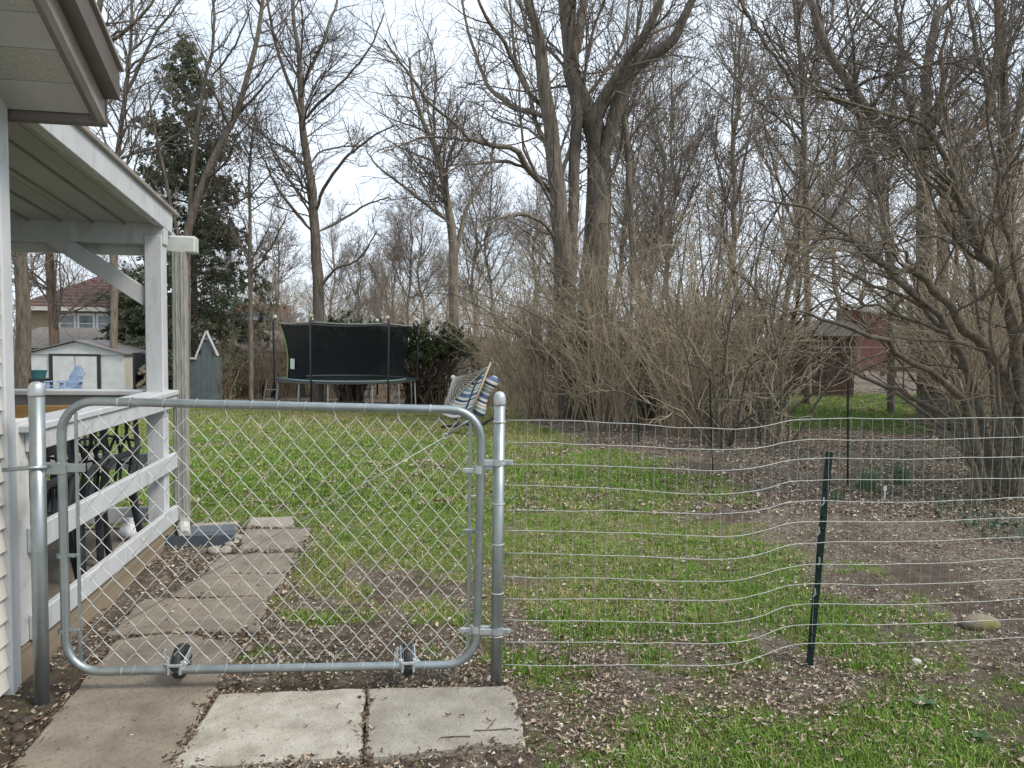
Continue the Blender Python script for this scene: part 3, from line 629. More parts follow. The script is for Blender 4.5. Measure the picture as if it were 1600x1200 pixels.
for a in (-135, -75, -15, 45, 105, 165):
    a = radians(a); a1, a2 = a-.3, a+.3; q = [(TR*.98*cos(a1), TR*.98*sin(a1), TM-.03), (TR*1.0*cos(a1), TR*1.0*sin(a1), .05), (TR*1.0*cos(a1+.07), TR*1.0*sin(a1+.07), 0), (TR*1.0*cos(a2-.07), TR*1.0*sin(a2-.07), 0), (TR*1.0*cos(a2), TR*1.0*sin(a2), .05), (TR*.98*cos(a2), TR*.98*sin(a2), TM-.03)]
    MB().tube(q, .024, 8).build('leg', M_TSTEEL, tr, True)
nb = MB(); NN = 60
def netp(i, j):
    a = 2*pi*i; z = TM+.03+j*(PTOP-.16-TM); sag = .045*abs(sin(3*(a+radians(105))))*j**6; r = TR*(.83+.10*abs(j-.35)**1.5+.06*j**3)
    return (r*cos(a), r*sin(a), z-sag)
nb.grid(netp, NN, 10).build('safety_net', M_NETB, tr, True)
MB().tube([netp(i/NN, 1) for i in range(NN)], .02, 5, closed=True).build('net_rope', mat('pale_rope', (.3, .31, .28), None, rough=.8), tr)
for k in range(24):
    a = k/24; p = netp(a, 1); q = (TR*.99*cos(2*pi*a), TR*.99*sin(2*pi*a), PTOP-.12-.10*abs(sin(3*(2*pi*a+radians(105))))); MB().tube([p, q], .008, 4).build('net_tie', M_BLACK, tr)
ai = radians(207)/(2*pi); MB().grid(lambda i, j: tuple(np.array(netp(ai+.013*(i-.5), j))*np.array([1.012, 1.012, 1])), 2, 10).build('zip_door_edging', M_LIME, tr)
pa = radians(222); q = np.array(netp(pa/(2*pi), .28))*np.array([1.02, 1.02, 1]); MB().box(q, (.26, .012, .3), Matrix.Rotation(pa+pi/2, 3, 'Z')).build('warning_panel', mat('white_print', (.7, .7, .68), (.55, .55, .55), 25, .6), tr)
MB().grid(lambda i, j: tuple(np.array(netp((radians(206)+radians(36)*i)/(2*pi), .0+.28*j))*np.array([.985, .985, 1])), 4, 2).build('door_flap', M_PAD, tr)
la = radians(190)
lad = empty('ladder', (TR*1.02*cos(la), TR*1.02*sin(la)-.25, 0)); lad.parent = tr
for s in (-.17, .17): MB().tube([(-.12+s, 0, 0), (.04+s, .0, TM)], .018, 8).build('rail', M_TSTEEL, lad)
for z in (.28, .56): MB().box((-.12+.16*z/TM, 0, z), (.36, .07, .025)).build('rung', M_TSTEEL, lad)

# ------------------------------------------------------------------ hammock on its stand
hy = 13.2
hb = gp(728, 668); hm = empty('hammock', (hb[0], hy, float(gz(hb[0], hy)))); tag(hm, 'blue and white striped hammock with spreader bar and pillow on a stand', 'hammock'); ho = np.array(hm.location)
def hp_(x, y, Y): return at(x, y, Y)-ho
A_, B_ = hp_(734, 644, hy-.1), hp_(767, 566, hy+.05)
def stripes(name, axis_scale):
    m = bpy.data.materials.new(name); m.use_nodes = True; t = m.node_tree; b = t.nodes['Principled BSDF']; b.inputs['Roughness'].default_value = .9
    at_ = t.nodes.new('ShaderNodeAttribute'); at_.attribute_name = 'UVMap'; sp = t.nodes.new('ShaderNodeSeparateXYZ'); t.links.new(at_.outputs['Vector'], sp.inputs[0])
    mu = t.nodes.new('ShaderNodeMath'); mu.operation = 'MULTIPLY'; mu.inputs[1].default_value = axis_scale; t.links.new(sp.outputs[1], mu.inputs[0]); fr = t.nodes.new('ShaderNodeMath'); fr.operation = 'FRACT'; t.links.new(mu.outputs[0], fr.inputs[0])
    r = t.nodes.new('ShaderNodeValToRGB'); r.color_ramp.interpolation = 'CONSTANT'; e = r.color_ramp.elements
    st = [(0, (.62, .60, .55)), (.14, (.10, .15, .28)), (.36, (.65, .64, .6)), (.48, (.22, .33, .34)), (.62, (.62, .6, .55)), (.72, (.30, .20, .16)), (.78, (.66, .64, .6)), (.88, (.03, .045, .10))]
    while len(e) < len(st): e.new(.5)
    for k, (p, c) in enumerate(st): e[k].position = p; e[k].color = (*c, 1)
    t.links.new(fr.outputs[0], r.inputs[0]); t.links.new(r.outputs[0], b.inputs['Base Color']); return m
def uvgrid(name, fn, nu, nv, m, parent):
    mb = MB().grid(fn, nu, nv); me = mb.me(name, m, True); uv = me.uv_layers.new(name='UVMap')
    for lp in me.loops:
        vi = lp.vertex_index; uv.data[lp.index].uv = ((vi//(nv+1))/nu, (vi % (nv+1))/nv)
    return link(name, me, parent)
C_ = hp_(690, 646, hy+.9); T_ = hp_(761, 574, hy+.12)
def cloth(i, j):                                              # j across the stripes (bottom to top), i from the bar to the far edge
    bar = A_+(T_-A_)*j; far = C_+(T_-C_)*j; p = bar+(far-bar)*i; sag = .10*sin(pi*i)*(1-j); return tuple(p+np.array([0, 0, -sag])+np.array([-.02, .12, 0])*sin(pi*i))
uvgrid('fabric', cloth, 10, 14, stripes('striped_canvas', 2.9), hm)
MB().tube([tuple(A_+np.array([0, -.03, -.06])), tuple((A_+B_)/2+np.array([.012, -.03, 0])), tuple(B_)], [.022, .02, .013], 8).build('spreader_bar', mat('pale_birch', (.52, .40, .29), (.42, .31, .22), 9, .6), hm, True)
MB().tube([tuple(A_+np.array([-.08, -.04, .02])), tuple(A_+(B_-A_)*.5+np.array([-.11, -.03, 0])), tuple(A_+(B_-A_)*.72+np.array([-.1, 0, 0]))], .017, 6).build('strap', M_BLACK, hm)
M_ROPE = mat('off_white_rope', (.55, .52, .46), (.45, .42, .37), 30, .9)
MB().tube([tuple(C_), tuple((C_+T_)/2+np.array([-.01, 0, .02])), tuple(T_)], .013, 6).build('edge_rope', M_ROPE, hm)
ap = hp_(708, 590, hy+1.5)
for k in range(18):
    t_ = k/17; p = C_+(T_-C_)*t_; MB().tube([tuple(p), tuple(p+(ap-p)*.5+np.array([0, 0, -.03])), tuple(ap)], .0045, 4).build('string', M_ROPE, hm)
MB().lathe([(.02, -.05), (.045, -.02), (.045, .02), (.02, .05)], 10, None, ap).build('ring', M_ROPE, hm)
q0, q1 = hp_(746, 652, hy+.3), hp_(776, 588, hy+.35)
def pil(i, j):
    a = 2*pi*i; c = q0+(q1-q0)*j+np.array([.06, 0, 0])*sin(pi*j*.9)*-1; ax = unit(q1-q0); e1 = unit(np.cross(ax, [0, 1, 0])); e2 = np.array([0, 1., 0]); r = (.105+.02*sin(j*9))*min(1, 6*j+.35, 6*(1-j)+.35); return tuple(c+e1*r*cos(a)+e2*r*1.2*sin(a))
uvgrid('pillow', pil, 16, 20, stripes('striped_pillow', 2.4), hm)
st = MB().tube([tuple(hp_(708, 590, hy+1.52)), tuple(hp_(700, 625, hy+1.3)), tuple(hp_(716, 662, hy+.6)), tuple(hp_(752, 664, hy-.1)), tuple(hp_(790, 640, hy-.3))], .03, 8); st.build('stand', mat('dark_grey_steel', (.05, .05, .05), (.08, .08, .08), 9, .5, metal=.3), hm, True)
MB().beam(hp_(690, 667, hy+.6), hp_(760, 661, hy+.2), .06, .05).build('stand_foot', M_BLACK, hm)

# ------------------------------------------------------------------ white metal shed, chairs and crates beside it
def gbase(px, Y): P = at(px, 560, Y); return np.array([P[0], P[1], float(gz(P[0], P[1]))])
SY = 24.; sh0 = gbase(119, SY); shed = empty('garden_shed', sh0, radians(6)); tag(shed, 'white metal garden shed with low gable and black door frame', 'shed')
SW = 2.95; EZ = at(119, 553, SY)[2]-sh0[2]; AZ = at(119, 534, SY)[2]-sh0[2]; SD = 2.3
M_SHW = mat('white_sheet_metal', (.62, .64, .64), (.52, .53, .52), 3, .5); M_SHB = mat('cream_sheet_metal', (.56, .55, .48), (.48, .47, .41), 3, .5)
MB().prism([(-SW/2, 0), (SW/2, 0), (SW/2, EZ), (0, AZ), (-SW/2, EZ)], 0, .03, Matrix(((1, 0, 0), (0, 0, 1), (0, 1, 0)))).build('front_wall', M_SHW, shed)
MB().box((-SW/2, SD/2, EZ/2), (.03, SD, EZ)).build('side_wall', M_SHB, shed); MB().box((0, SD, EZ/2), (SW, .03, EZ)).build('back_wall', M_SHB, shed)
sw = MB().box((SW/2, SD/2+.02, EZ/2), (.03, SD, EZ)).build('side_wall', M_SHB, shed)
for k in range(11): MB().box((SW/2+.022, .15+.2*k, EZ/2), (.02, .05, EZ-.04)).build('rib', M_SHB, sw)
for s in (-1, 1):
    MB().add([(0, -.12, AZ+.03), (s*(SW/2+.1), -.12, EZ-.01), (s*(SW/2+.1), SD+.1, EZ-.01), (0, SD+.1, AZ+.03), (0, -.12, AZ+.06), (s*(SW/2+.1), -.12, EZ+.03), (s*(SW/2+.1), SD+.1, EZ+.03), (0, SD+.1, AZ+.06)], [(0, 1, 2, 3), (7, 6, 5, 4), (0, 4, 5, 1), (1, 5, 6, 2), (2, 6, 7, 3)]).build('roof', mat('grey_roof_sheet', (.15, .14, .145), (.2, .19, .19), 6, .6), shed)
    d_ = MB().box((s*.345-.03, -.02, EZ*.49), (.66, .03, EZ*.93)).build('door', M_SHW, shed)
    MB().box((s*.74-.03, -.03, EZ*.48), (.1, .04, EZ*.96)).build('door_jamb', M_BLACK, shed)
    if s > 0: MB().box((s*.06-.03, -.05, EZ*.5), (.04, .04, .12)).build('handle', M_BLACK, d_)
MB().box((-.03, -.03, EZ*.985), (1.58, .04, .07)).build('door_header', M_BLACK, shed); MB().box((0, -.035, EZ+.0), (SW, .03, .03)).build('gable_trim', M_SHB, shed)
M_BLUE = mat('light_blue_resin', (.22, .30, .44), (.26, .34, .48), 5, .5)
AY = 20.5; ab = gbase(98, AY); adir = empty('adirondack_chair', ab, radians(-28)); tag(adir, 'light blue slatted adirondack chair in front of the white shed', 'chair'); zs = at(98, 604, AY)[2]-ab[2]
zs = max(zs, .2); q = MB().box((0, 0, .34), (.52, .5, .04), Matrix.Rotation(radians(10), 3, 'X')).build('seat', M_BLUE, adir)
for k in range(-3, 4): MB().beam((k*.075, .2, .3), (k*.095, .45, 1.02-.018*k*k), .066, .02, up=(0, 1, 0)).build('back_slat', M_BLUE, adir)
MB().beam((-.3, .36, .7), (.3, .36, .7), .03, .07).build('back_rail', M_BLUE, adir)
for s in (-1, 1):
    MB().box((s*.33, .0, .58), (.13, .66, .028)).build('armrest', M_BLUE, adir)
    MB().box((s*.32, -.24, .29), (.06, .08, .58)).build('leg', M_BLUE, adir); MB().box((s*.30, .3, .29), (.05, .08, .58)).build('leg', M_BLUE, adir)
    for k in range(3): MB().box((s*.33, 0, .3+.08*k), (.02, .5, .03)).build('side_slat', M_BLUE, adir)
adir.location.z = at(98, 571, AY)[2]-1.03
bx0 = gbase(57, AY+.6); bt = empty('side_table', (bx0[0], bx0[1], bx0[2])); tag(bt, 'low black square table beside the blue chair', 'table'); th = at(57, 591, AY+.6)[2]-bx0[2]
MB().box((0, 0, th-.06), (.56, .5, .12), b=.01).build('tabletop', M_BLACK, bt)
for sx in (-1, 1):
    for sy in (-1, 1): MB().box((sx*.24, sy*.2, (th-.13)/2), (.05, .05, th-.12)).build('leg', M_BLACK, bt)
cr = empty('crate', (bx0[0]+.02, bx0[1], bx0[2]+th)); tag(cr, 'teal plastic crate standing on the black table', 'crate'); M_TEAL = mat('teal_plastic', (.03, .13, .14), (.045, .16, .17), 9, .5)
MB().add([(-.15, -.12, 0), (.15, -.12, 0), (.15, .12, 0), (-.15, .12, 0), (-.18, -.15, .22), (.18, -.15, .22), (.18, .15, .22), (-.18, .15, .22)], [(3, 2, 1, 0), (0, 1, 5, 4), (1, 2, 6, 5), (2, 3, 7, 6), (3, 0, 4, 7)]).build('body', M_TEAL, cr); MB().tube([(-.18, -.15, .22), (.18, -.15, .22), (.18, .15, .22), (-.18, .15, .22)], .014, 6, closed=True).build('rim', M_TEAL, cr)
wl = gbase(229, 23.2); wp = empty('wood_rack', wl); tag(wp, 'dark rack of split logs beside the white shed', 'wood rack')
for s in (-.28, .28): MB().box((s, 0, .8), (.07, .5, 1.6)).build('upright', M_BLACK, wp)
MB().box((0, .25, .8), (.55, .03, 1.5)).build('back_panel', M_BLACK, wp); rl = random.Random(3)
for k in range(18): MB().tube([(rl.uniform(-.2, .2), -.28, .12+.065*k), (rl.uniform(-.2, .2), .2, .12+.065*k)], rl.uniform(.05, .075), 8).build('log', M_ENDWOOD, wp)

# ------------------------------------------------------------------ neighbours' buildings
def bpart(nm, e, m, fn): b = MB(); fn(b); return b.build(nm, m, e)
RY = 46.; r0 = gbase(132, RY); rh = empty('neighbour_house', r0, radians(5)); tag(rh, 'tan house with red-brown hip roof seen through the porch', 'house')
ez = at(132, 481, RY)[2]-r0[2]; az = at(132, 428, RY)[2]-r0[2]
M_TAN = mat('tan_stucco', (.30, .26, .18), (.26, .22, .15), 3, .9); M_REDROOF = mat('red_brown_shingle', (.10, .058, .052), (.15, .095, .085), 9, .95, bump=.4)
MB().box((0, 3, ez/2), (7.0, 6, ez)).build('wall', M_TAN, rh)
rf = MB().add([(-4.0, -.5, ez), (4.0, -.5, ez), (4.0, 6.5, ez), (-4.0, 6.5, ez), (-.25, 2.6, az+.1), (.5, 2.9, az)], [(0, 1, 5, 4), (1, 2, 5), (2, 3, 4, 5), (3, 0, 4), (3, 2, 1, 0)]).build('roof', M_REDROOF, rh)
for k in range(9):
    f0 = (k+.5)/9.5; z = ez+(az-ez)*f0; xl, xr_ = -4+3.75*f0, 4-3.5*f0; MB().beam((xl+.1, -.52+3.1*f0, z+.012), (xr_-.1, -.52+3.1*f0, z+.012), .05, .03).build('shingle_course', M_REDROOF, rf)
MB().box((0, -.52, ez-.1), (8.1, .12, .24)).build('eave_trim', M_SHB, rh)
ch = MB().box((1.35, 2.9, az-.45), (.8, .8, 1.5)).build('chimney', mat('pink_brick', (.42, .22, .19), (.5, .3, .26), 14, .9), rh)
M_PANE = mat('dark_glass', (.10, .12, .13), (.22, .25, .25), 2, .15)
for k in range(3):
    x = -.95+1.12*k; wz = ez-.95; wn_ = MB().box((x, -.03, wz), (1.08, .1, 1.25)).build('window', M_SHW, rh); MB().box((x, -.075, wz-.02), (.78, .02, .95)).build('pane', M_PANE, wn_); MB().box((x, -.09, wz-.02), (.78, .02, .05)).build('muntin', M_SHW, wn_)
GY = 31.; g0 = gbase(190, GY); gr_ = empty('garage', g0, radians(4)); tag(gr_, 'low tan garage with long grey shingle roof behind the shed', 'garage'); ge = at(380, 546, GY)[2]-g0[2]; gr = at(190, 513, GY+2.4)[2]-g0[2]-.25
M_GSH = mat('grey_shingle', (.12, .105, .095), (.2, .175, .15), 5, .95, bump=.5, c3=(.34, .27, .19), s3=40, ramp=(.3, .7))
gx0, gx1 = at(30, 540, GY)[0]-g0[0], at(472, 540, GY)[0]-g0[0]
MB().box(((gx0+gx1)/2, 2.5, ge/2), (gx1-gx0, 5, ge)).build('wall', M_TAN, gr_)
rfo = MB().add([(gx0-.3, -.4, ge-.05), (gx1+.3, -.4, ge-.05), (gx1+.3, 2.4, gr+.25), (gx0-.3, 2.4, gr+.25), (gx0-.3, 5.4, ge-.05), (gx1+.3, 5.4, ge-.05)], [(0, 1, 2, 3), (3, 2, 5, 4), (0, 3, 4), (1, 5, 2)]).build('roof', M_GSH, gr_)
for k in range(10): MB().box(((gx0+gx1)/2+2.2, -.02, .12+.19*k), (gx1-gx0-4.4, .05, .17)).build('siding_board', mat('tan_siding', (.30, .25, .18), (.25, .21, .15), 3, .8), gr_)
xw = at(401, 565, GY)[0]-g0[0]; wn_ = MB().box((xw, -.06, ge-.72), (.95, .08, 1.2)).build('window', M_SHW, gr_); MB().box((xw, -.105, ge-.72), (.7, .02, 1.0)).build('pane', M_PANE, wn_); MB().box((xw, -.12, ge-.72), (.7, .02, .05)).build('muntin', M_SHW, wn_)
xd = at(432, 585, GY)[0]-g0[0]; MB().box((gx1-1.6, -.07, .55), (2.4, .06, 1.0)).build('lattice_panel', M_DARKWOOD, gr_)
BY = 58.; b0 = gbase(62, BY); bh = empty('blue_house', b0); tag(bh, 'pale blue-grey house wall between the trunks at far left', 'house')
hz_ = at(62, 489, BY)[2]-b0[2]; MB().box((0, 3, hz_/2), (3.2, 5, hz_)).build('wall', mat('blue_siding', (.26, .30, .40), (.22, .26, .35), 4, .8), bh); MB().add([(-1.9, -.3, hz_), (1.9, -.3, hz_), (1.9, 6, hz_), (-1.9, 6, hz_), (-1.9, 3, hz_+.7), (1.9, 3, hz_+.7)], [(0, 1, 5, 4), (3, 4, 5, 2), (0, 4, 3), (1, 2, 5)]).build('roof', M_GSH, bh)
b1 = gbase(368, 62.); bh2 = empty('distant_house', b1); tag(bh2, 'far house with pale blue roof and red brick gable above the garage', 'house')
z1, z2, z3 = [at(368, y, 62.)[2]-b1[2] for y in (500, 486, 472)]
MB().box((0, 3, z1/2), (9, 5, z1)).build('wall', M_TAN, bh2); MB().add([(-5, -.3, z1), (5, -.3, z1), (5, 2.6, z2), (-5, 2.6, z2)], [(0, 1, 2, 3), (3, 2, 1, 0)]).build('roof', mat('pale_blue_roof', (.24, .28, .36), (.3, .33, .4), 6, .8), bh2)
MB().box((.9, 4.2, z3/2), (4.2, 2.5, z3)).build('brick_gable', mat('far_brick', (.24, .10, .075), (.3, .14, .1), 9, .9), bh2)
PY = 25.; p0 = gbase(311, PY); ph = empty('playhouse', p0, radians(0)); tag(ph, 'narrow teal playhouse with white-trimmed pointed gable', 'playhouse')
pe = at(300, 560, PY)[2]-p0[2]; pz = at(324, 517, PY)[2]-p0[2]; xL, xA, xR = [at(x, 560, PY)[0]-p0[0] for x in (306, 324, 341)]; xl0 = at(296, 560, PY)[0]-p0[0]
MT = mat('teal_boards', (.085, .11, .115), (.12, .148, .15), 4, .8)
for k in range(5):
    x = xl0+(xR-xl0)*(k+.5)/5; wd = (xR-xl0)/5*.97; top = pe+max(0, (pz-pe)*(1-abs(x-xA)/(xR-xA)))*.86 if x > xL else pe
    if x > xA+.2: continue
    MB().box((x, 0, top/2), (wd, .05, top)).build('wall_board', MT, ph)
MB().box(((xl0+xA)/2, .7, pe/2), (xA-xl0, 1.2, pe)).build('body', MT, ph)
for a_, b_ in (((xl0, pe), (xL+.05, pe)), ((xL, pe), (xA, pz)), ((xA, pz), (xR+.02, pe+.1))): MB().beam((a_[0], -.06, a_[1]), (b_[0], -.06, b_[1]), .06, .05, up=(0, 1, 0)).build('gable_trim', M_SHW, ph)
KY = 46.; k0 = gbase(1415, KY); kb = empty('brick_building', k0, radians(-14)); tag(kb, 'red brick building with white sloping roof edge beyond the shrubs', 'building')
kl = at(1340, 480, KY)[0]-k0[0]; kr = at(1500, 500, KY)[0]-k0[0]; kz = at(1342, 482, KY)[2]-k0[2]; kz2 = at(1490, 508, KY)[2]-k0[2]
M_BRK = mat('red_brick', (.18, .08, .062), (.24, .115, .092), 3, .9, c3=(.26, .165, .14), s3=9)
MB().add([(kl, 0, 0), (kr, 0, 0), (kr, 0, kz2), (kl, 0, kz), (kl, 6, 0), (kr, 6, 0), (kr, 6, kz2), (kl, 6, kz)], [(0, 1, 2, 3), (5, 4, 7, 6), (4, 0, 3, 7), (1, 5, 6, 2), (3, 2, 6, 7)]).build('wall', M_BRK, kb)
MB().beam((kl-.3, -.25, kz+.1), (kr+.3, -.25, kz2+.1), .3, .3).build('roof_edge', M_SHW, kb); MB().beam((kl-.3, 3, kz+.26), (kr+.3, 3, kz2+.26), 6.6, .1).build('roof', M_GSH, kb)
for fx in (.42, .62): MB().box((kl+(kr-kl)*fx, -.06, (kz+kz2)*.22), (.9, .1, (kz+kz2)*.4)).build('door' if fx > .5 else 'pilaster', M_TAN, kb)
NY = 22.; n0 = gbase(1285, NY); bs_ = empty('brown_shed', n0, radians(-10)); tag(bs_, 'dark red-brown wooden shed half hidden by shrubs', 'shed'); nz_ = at(1285, 512, NY)[2]-n0[2]; nw0, nw1 = at(1236, 560, NY)[0]-n0[0], at(1333, 560, NY)[0]-n0[0]
MBR = mat('brown_stained_boards', (.06, .03, .024), (.085, .045, .036), 5, .85, stretch=(6, 6, .5))
nb_ = 11
for k in range(nb_): MB().box((nw0+(nw1-nw0)*(k+.5)/nb_, 0, nz_*.45), ((nw1-nw0)/nb_-.012, .04+.006*(k % 2), nz_*.9)).build('wall_board', MBR, bs_)
MB().box(((nw0+nw1)/2, .95, nz_*.44), (nw1-nw0-.04, 1.8, nz_*.88)).build('body', MBR, bs_); MB().add([(nw0-.2, -.25, nz_*.88), (nw1+.2, -.25, nz_*.88), (nw1+.2, 1, nz_*1.12), (nw0-.2, 1, nz_*1.12), (nw0-.2, 2.1, nz_*.88), (nw1+.2, 2.1, nz_*.88)], [(0, 1, 2, 3), (3, 2, 5, 4), (0, 3, 4), (1, 5, 2), (4, 5, 1, 0)]).build('roof', M_SHINGLE, bs_)
WY = 36.; w0 = gbase(725, WY); wg = empty('white_garage', w0); tag(wg, 'white garage wall glimpsed behind the dark yew', 'garage'); wz_ = at(725, 545, WY)[2]-w0[2]
MB().box((0, 1.5, wz_/2), (2.9, 3, wz_)).build('wall', M_SHW, wg); MB().add([(-1.6, -.2, wz_), (1.6, -.2, wz_), (1.6, 3.2, wz_), (-1.6, 3.2, wz_), (-1.6, 1.5, wz_+.5), (1.6, 1.5, wz_+.5)], [(0, 1, 5, 4), (3, 4, 5, 2), (0, 4, 3), (1, 2, 5)]).build('roof', M_GSH, wg)
cb = MB().tube([tuple(at(x, 542+(x-1190)*.004, 17.)) for x in (1120, 1250, 1400, 1520, 1700)], .006, 5).build('clothes_line', M_WIRE); tag(cb, 'thin pale line strung across behind the right-hand shrubs', 'line')
# far chain-link boundary
fb = [gp(285, 612), gp(330, 612), gp(378, 612), gp(430, 611), gp(650, 610)]
ff = empty('boundary_fence', fb[0]); tag(ff, 'dark wire boundary fence at the back of the yard', 'fence')
for p in fb: MB().tube([(*(p-fb[0])[:2], (p-fb[0])[2]-.1), (*(p-fb[0])[:2], (p-fb[0])[2]+.95)], .022, 6).build('post', M_BLACK, ff)
for z in (.5, .93, .1): MB().tube([tuple(p-fb[0]+np.array([0, 0, z])) for p in fb], .011, 5).build('rail', M_BLACK, ff)

# ================================================================== TREES AND SHRUBS
def LV(n1=60, n2=900, n3=4000, l1=.36, l2=.5, l3=.55, t0=.25, w=.15, up=.05, tip=.0046, a=46, lmax1=4.5, dens=1.):
    return [dict(per_m=3.2*dens, t0=t0, t1=1, ang=(a, 12), lf=l1, k=9, rr=.5, rtip=tip*1.5, wig=w, trop=up, lmin=.9, lmax=lmax1, nmax=n1, ra=.0085),
            dict(per_m=5.5*dens, t0=.1, t1=1, ang=(a, 14), lf=l2, k=7, rr=.55, rtip=tip*1.15, wig=w*1.1, trop=up*.8, lmin=.5, lmax=2.4, nmax=n2, ra=.008),
            dict(per_m=6.5*dens, t0=.08, t1=1, ang=(40, 14), lf=l3, k=4, rr=.6, rtip=tip, wig=w, trop=up*.6, lmin=.3, lmax=1.3, nmax=n3, taper=.4, ra=.006)]
def ground_px(x, Y):
    """photo row where the ground is at distance Y"""
    lo, hi = 545, 1200
    for i in range(30):
        m = (lo+hi)/2; P = at(x, m, Y)
        if P[2] > gz(P[0], P[1]): lo = m
        else: hi = m
    return hi
def based(px, Y): x = px[0][0]; return [(x, ground_px(x, Y)+6)]+px
# --- the big double-trunked tree in the middle
Yc = 16.8
A1 = [(884, 480), (880, 400), (874, 330), (868, 267), (858, 167), (846, 90), (835, 42), (822, -20), (800, -190), (790, -330)]
A3 = [(930, 480), (934, 375), (937, 300), (935, 217), (918, 182), (899, 128), (892, 90), (884, 20), (876, -80), (862, -260), (850, -420)]
limbsA = [limb(based(A1, Yc), Yc, Yc-.6, 36, 8, .02, 1), limb(based(A3, Yc+.4), Yc+.4, Yc+1., 50, 10, .02, 2),
    limb(based([(892, 480), (894, 380), (896, 320), (897, 270), (900, 220), (903, 190), (899, 150)], Yc+.1), Yc+.1, Yc+.6, 17, 18, .01, 3),
    limb([(935, 250), (931, 185), (946, 150), (960, 125), (985, 85), (1002, 62), (1022, 25), (1045, -40), (1075, -160), (1090, -300)], Yc+.4, Yc-1.5, 22, 7, .01, 4),
    limb([(940, 270), (955, 205), (970, 150), (977, 128), (1000, 98), (1030, 78), (1056, 58), (1068, 29), (1085, -5), (1120, -90), (1140, -220)], Yc+.4, Yc-.5, 27, 8, .01, 5),
    limb([(975, 180), (980, 230), (984, 300), (988, 380), (985, 470)][::-1], Yc+.3, Yc+.3, 12, 9, .01, 55),
    limb([(900, 85), (905, 50), (914, 0), (930, -90), (940, -210)], Yc+.8, Yc+2., 18, 6, .01, 6),
    limb([(864, 305), (845, 283), (827, 267), (814, 245), (802, 232), (770, 226), (739, 219), (718, 200), (695, 178), (672, 162), (643, 120), (620, 90), (602, 62)], Yc, Yc-3., 11, 2.5, .01, 7),
    limb([(858, 185), (835, 176), (806, 170), (785, 155), (764, 137), (750, 105), (739, 75), (727, 25), (715, -40)], Yc, Yc+2.5, 10, 3, .01, 8),
    limb([(856, 170), (827, 146), (806, 104), (785, 62), (756, 20), (735, -40), (715, -120)], Yc, Yc-2., 9, 3, .01, 9),
    limb([(862, 240), (848, 215), (836, 185), (826, 140), (806, 95), (800, 40), (790, -60)], Yc, Yc+1., 9, 3, .01, 10),
    limb([(736, 222), (700, 215), (665, 214), (630, 225), (596, 240)], Yc-1.5, Yc-2.5, 5, 2, .01, 11),
    limb([(820, 262), (790, 252), (760, 254), (720, 258), (690, 275)], Yc-.5, Yc-2., 6, 2, .01, 12),
    limb([(880, 400), (850, 350), (810, 335), (770, 345), (735, 360)], Yc, Yc-2., 7, 2, .01, 13),
    limb([(868, 300), (890, 240), (905, 175), (940, 120), (975, 60), (985, -20), (1000, -140)], Yc, Yc+2.5, 8, 3, .01, 14)]
tree_obj('bare_tree', gp(905, ground_px(905, Yc)), limbsA, LV(140, 861, 3079, l1=.34), 'tallest bare tree, two massive trunks rising from the shrubs at centre', seed=11)
# --- slim tree behind the trampoline
Yb = 27.
limbsB = [limb(based([(497, 460), (494, 400), (491, 346), (487, 292), (476, 225), (472, 192), (469, 137), (467, 83), (460, 42), (455, -30), (450, -120)], Yb), Yb, Yb, 19, 3, .01, 21),
    limb([(472, 195), (466, 167), (445, 112), (426, 50), (418, 0), (408, -80)], Yb, Yb-1.5, 7, 2.5, .01, 22), limb([(470, 150), (478, 121), (503, 71), (516, 33), (528, -5), (540, -70)], Yb, Yb+1.5, 6, 2.5, .01, 23),
    limb([(473, 190), (495, 165), (516, 146), (553, 108), (582, 67), (600, 20)], Yb, Yb-2, 5, 2, .01, 24), limb([(495, 330), (507, 292), (537, 250), (562, 229), (591, 208), (620, 195)], Yb, Yb-2.5, 6, 2, .01, 25),
    limb([(488, 362), (453, 321), (428, 283), (416, 258), (400, 225)], Yb, Yb-1, 6, 2, .01, 26), limb([(498, 362), (537, 342), (570, 321), (607, 308)], Yb, Yb+1.5, 5, 2, .01, 27),
    limb([(500, 450), (525, 420), (560, 405), (590, 360)], Yb, Yb-1, 5, 2, .01, 28), limb([(482, 262), (500, 238), (530, 230), (560, 228)], Yb, Yb+2., 3.5, 2, .01, 29)]
tree_obj('bare_tree', gp(497, ground_px(497, Yb)), limbsB, LV(93, 697, 2246, l1=.33, tip=.0052), 'slim bare tree standing alone behind the trampoline', seed=12)
# --- forked tree right of the trampoline
Yd = 27.
limbsC = [limb(based([(709, 417), (704, 346), (693, 283), (681, 233), (660, 187), (645, 140), (640, 90)], Yd), Yd, Yd, 17, 3, .01, 31), limb([(712, 400), (716, 378), (727, 333), (747, 292), (764, 258), (775, 215)], Yd, Yd+1, 9, 2.5, .01, 32),
    limb([(700, 320), (698, 280), (700, 250), (712, 215), (715, 160)], Yd, Yd-1, 6, 2, .01, 33), limb([(703, 350), (664, 317), (631, 292), (593, 262), (575, 240)], Yd, Yd-2, 6, 2, .01, 34), limb([(690, 270), (672, 250), (650, 242), (615, 225)], Yd, Yd+1.5, 4, 2, .01, 35)]
tree_obj('bare_tree', gp(709, ground_px(709, Yd)), limbsC, LV(72, 697, 2386, l1=.4, tip=.0052), 'bare tree forking low between trampoline and big trunks', seed=13)
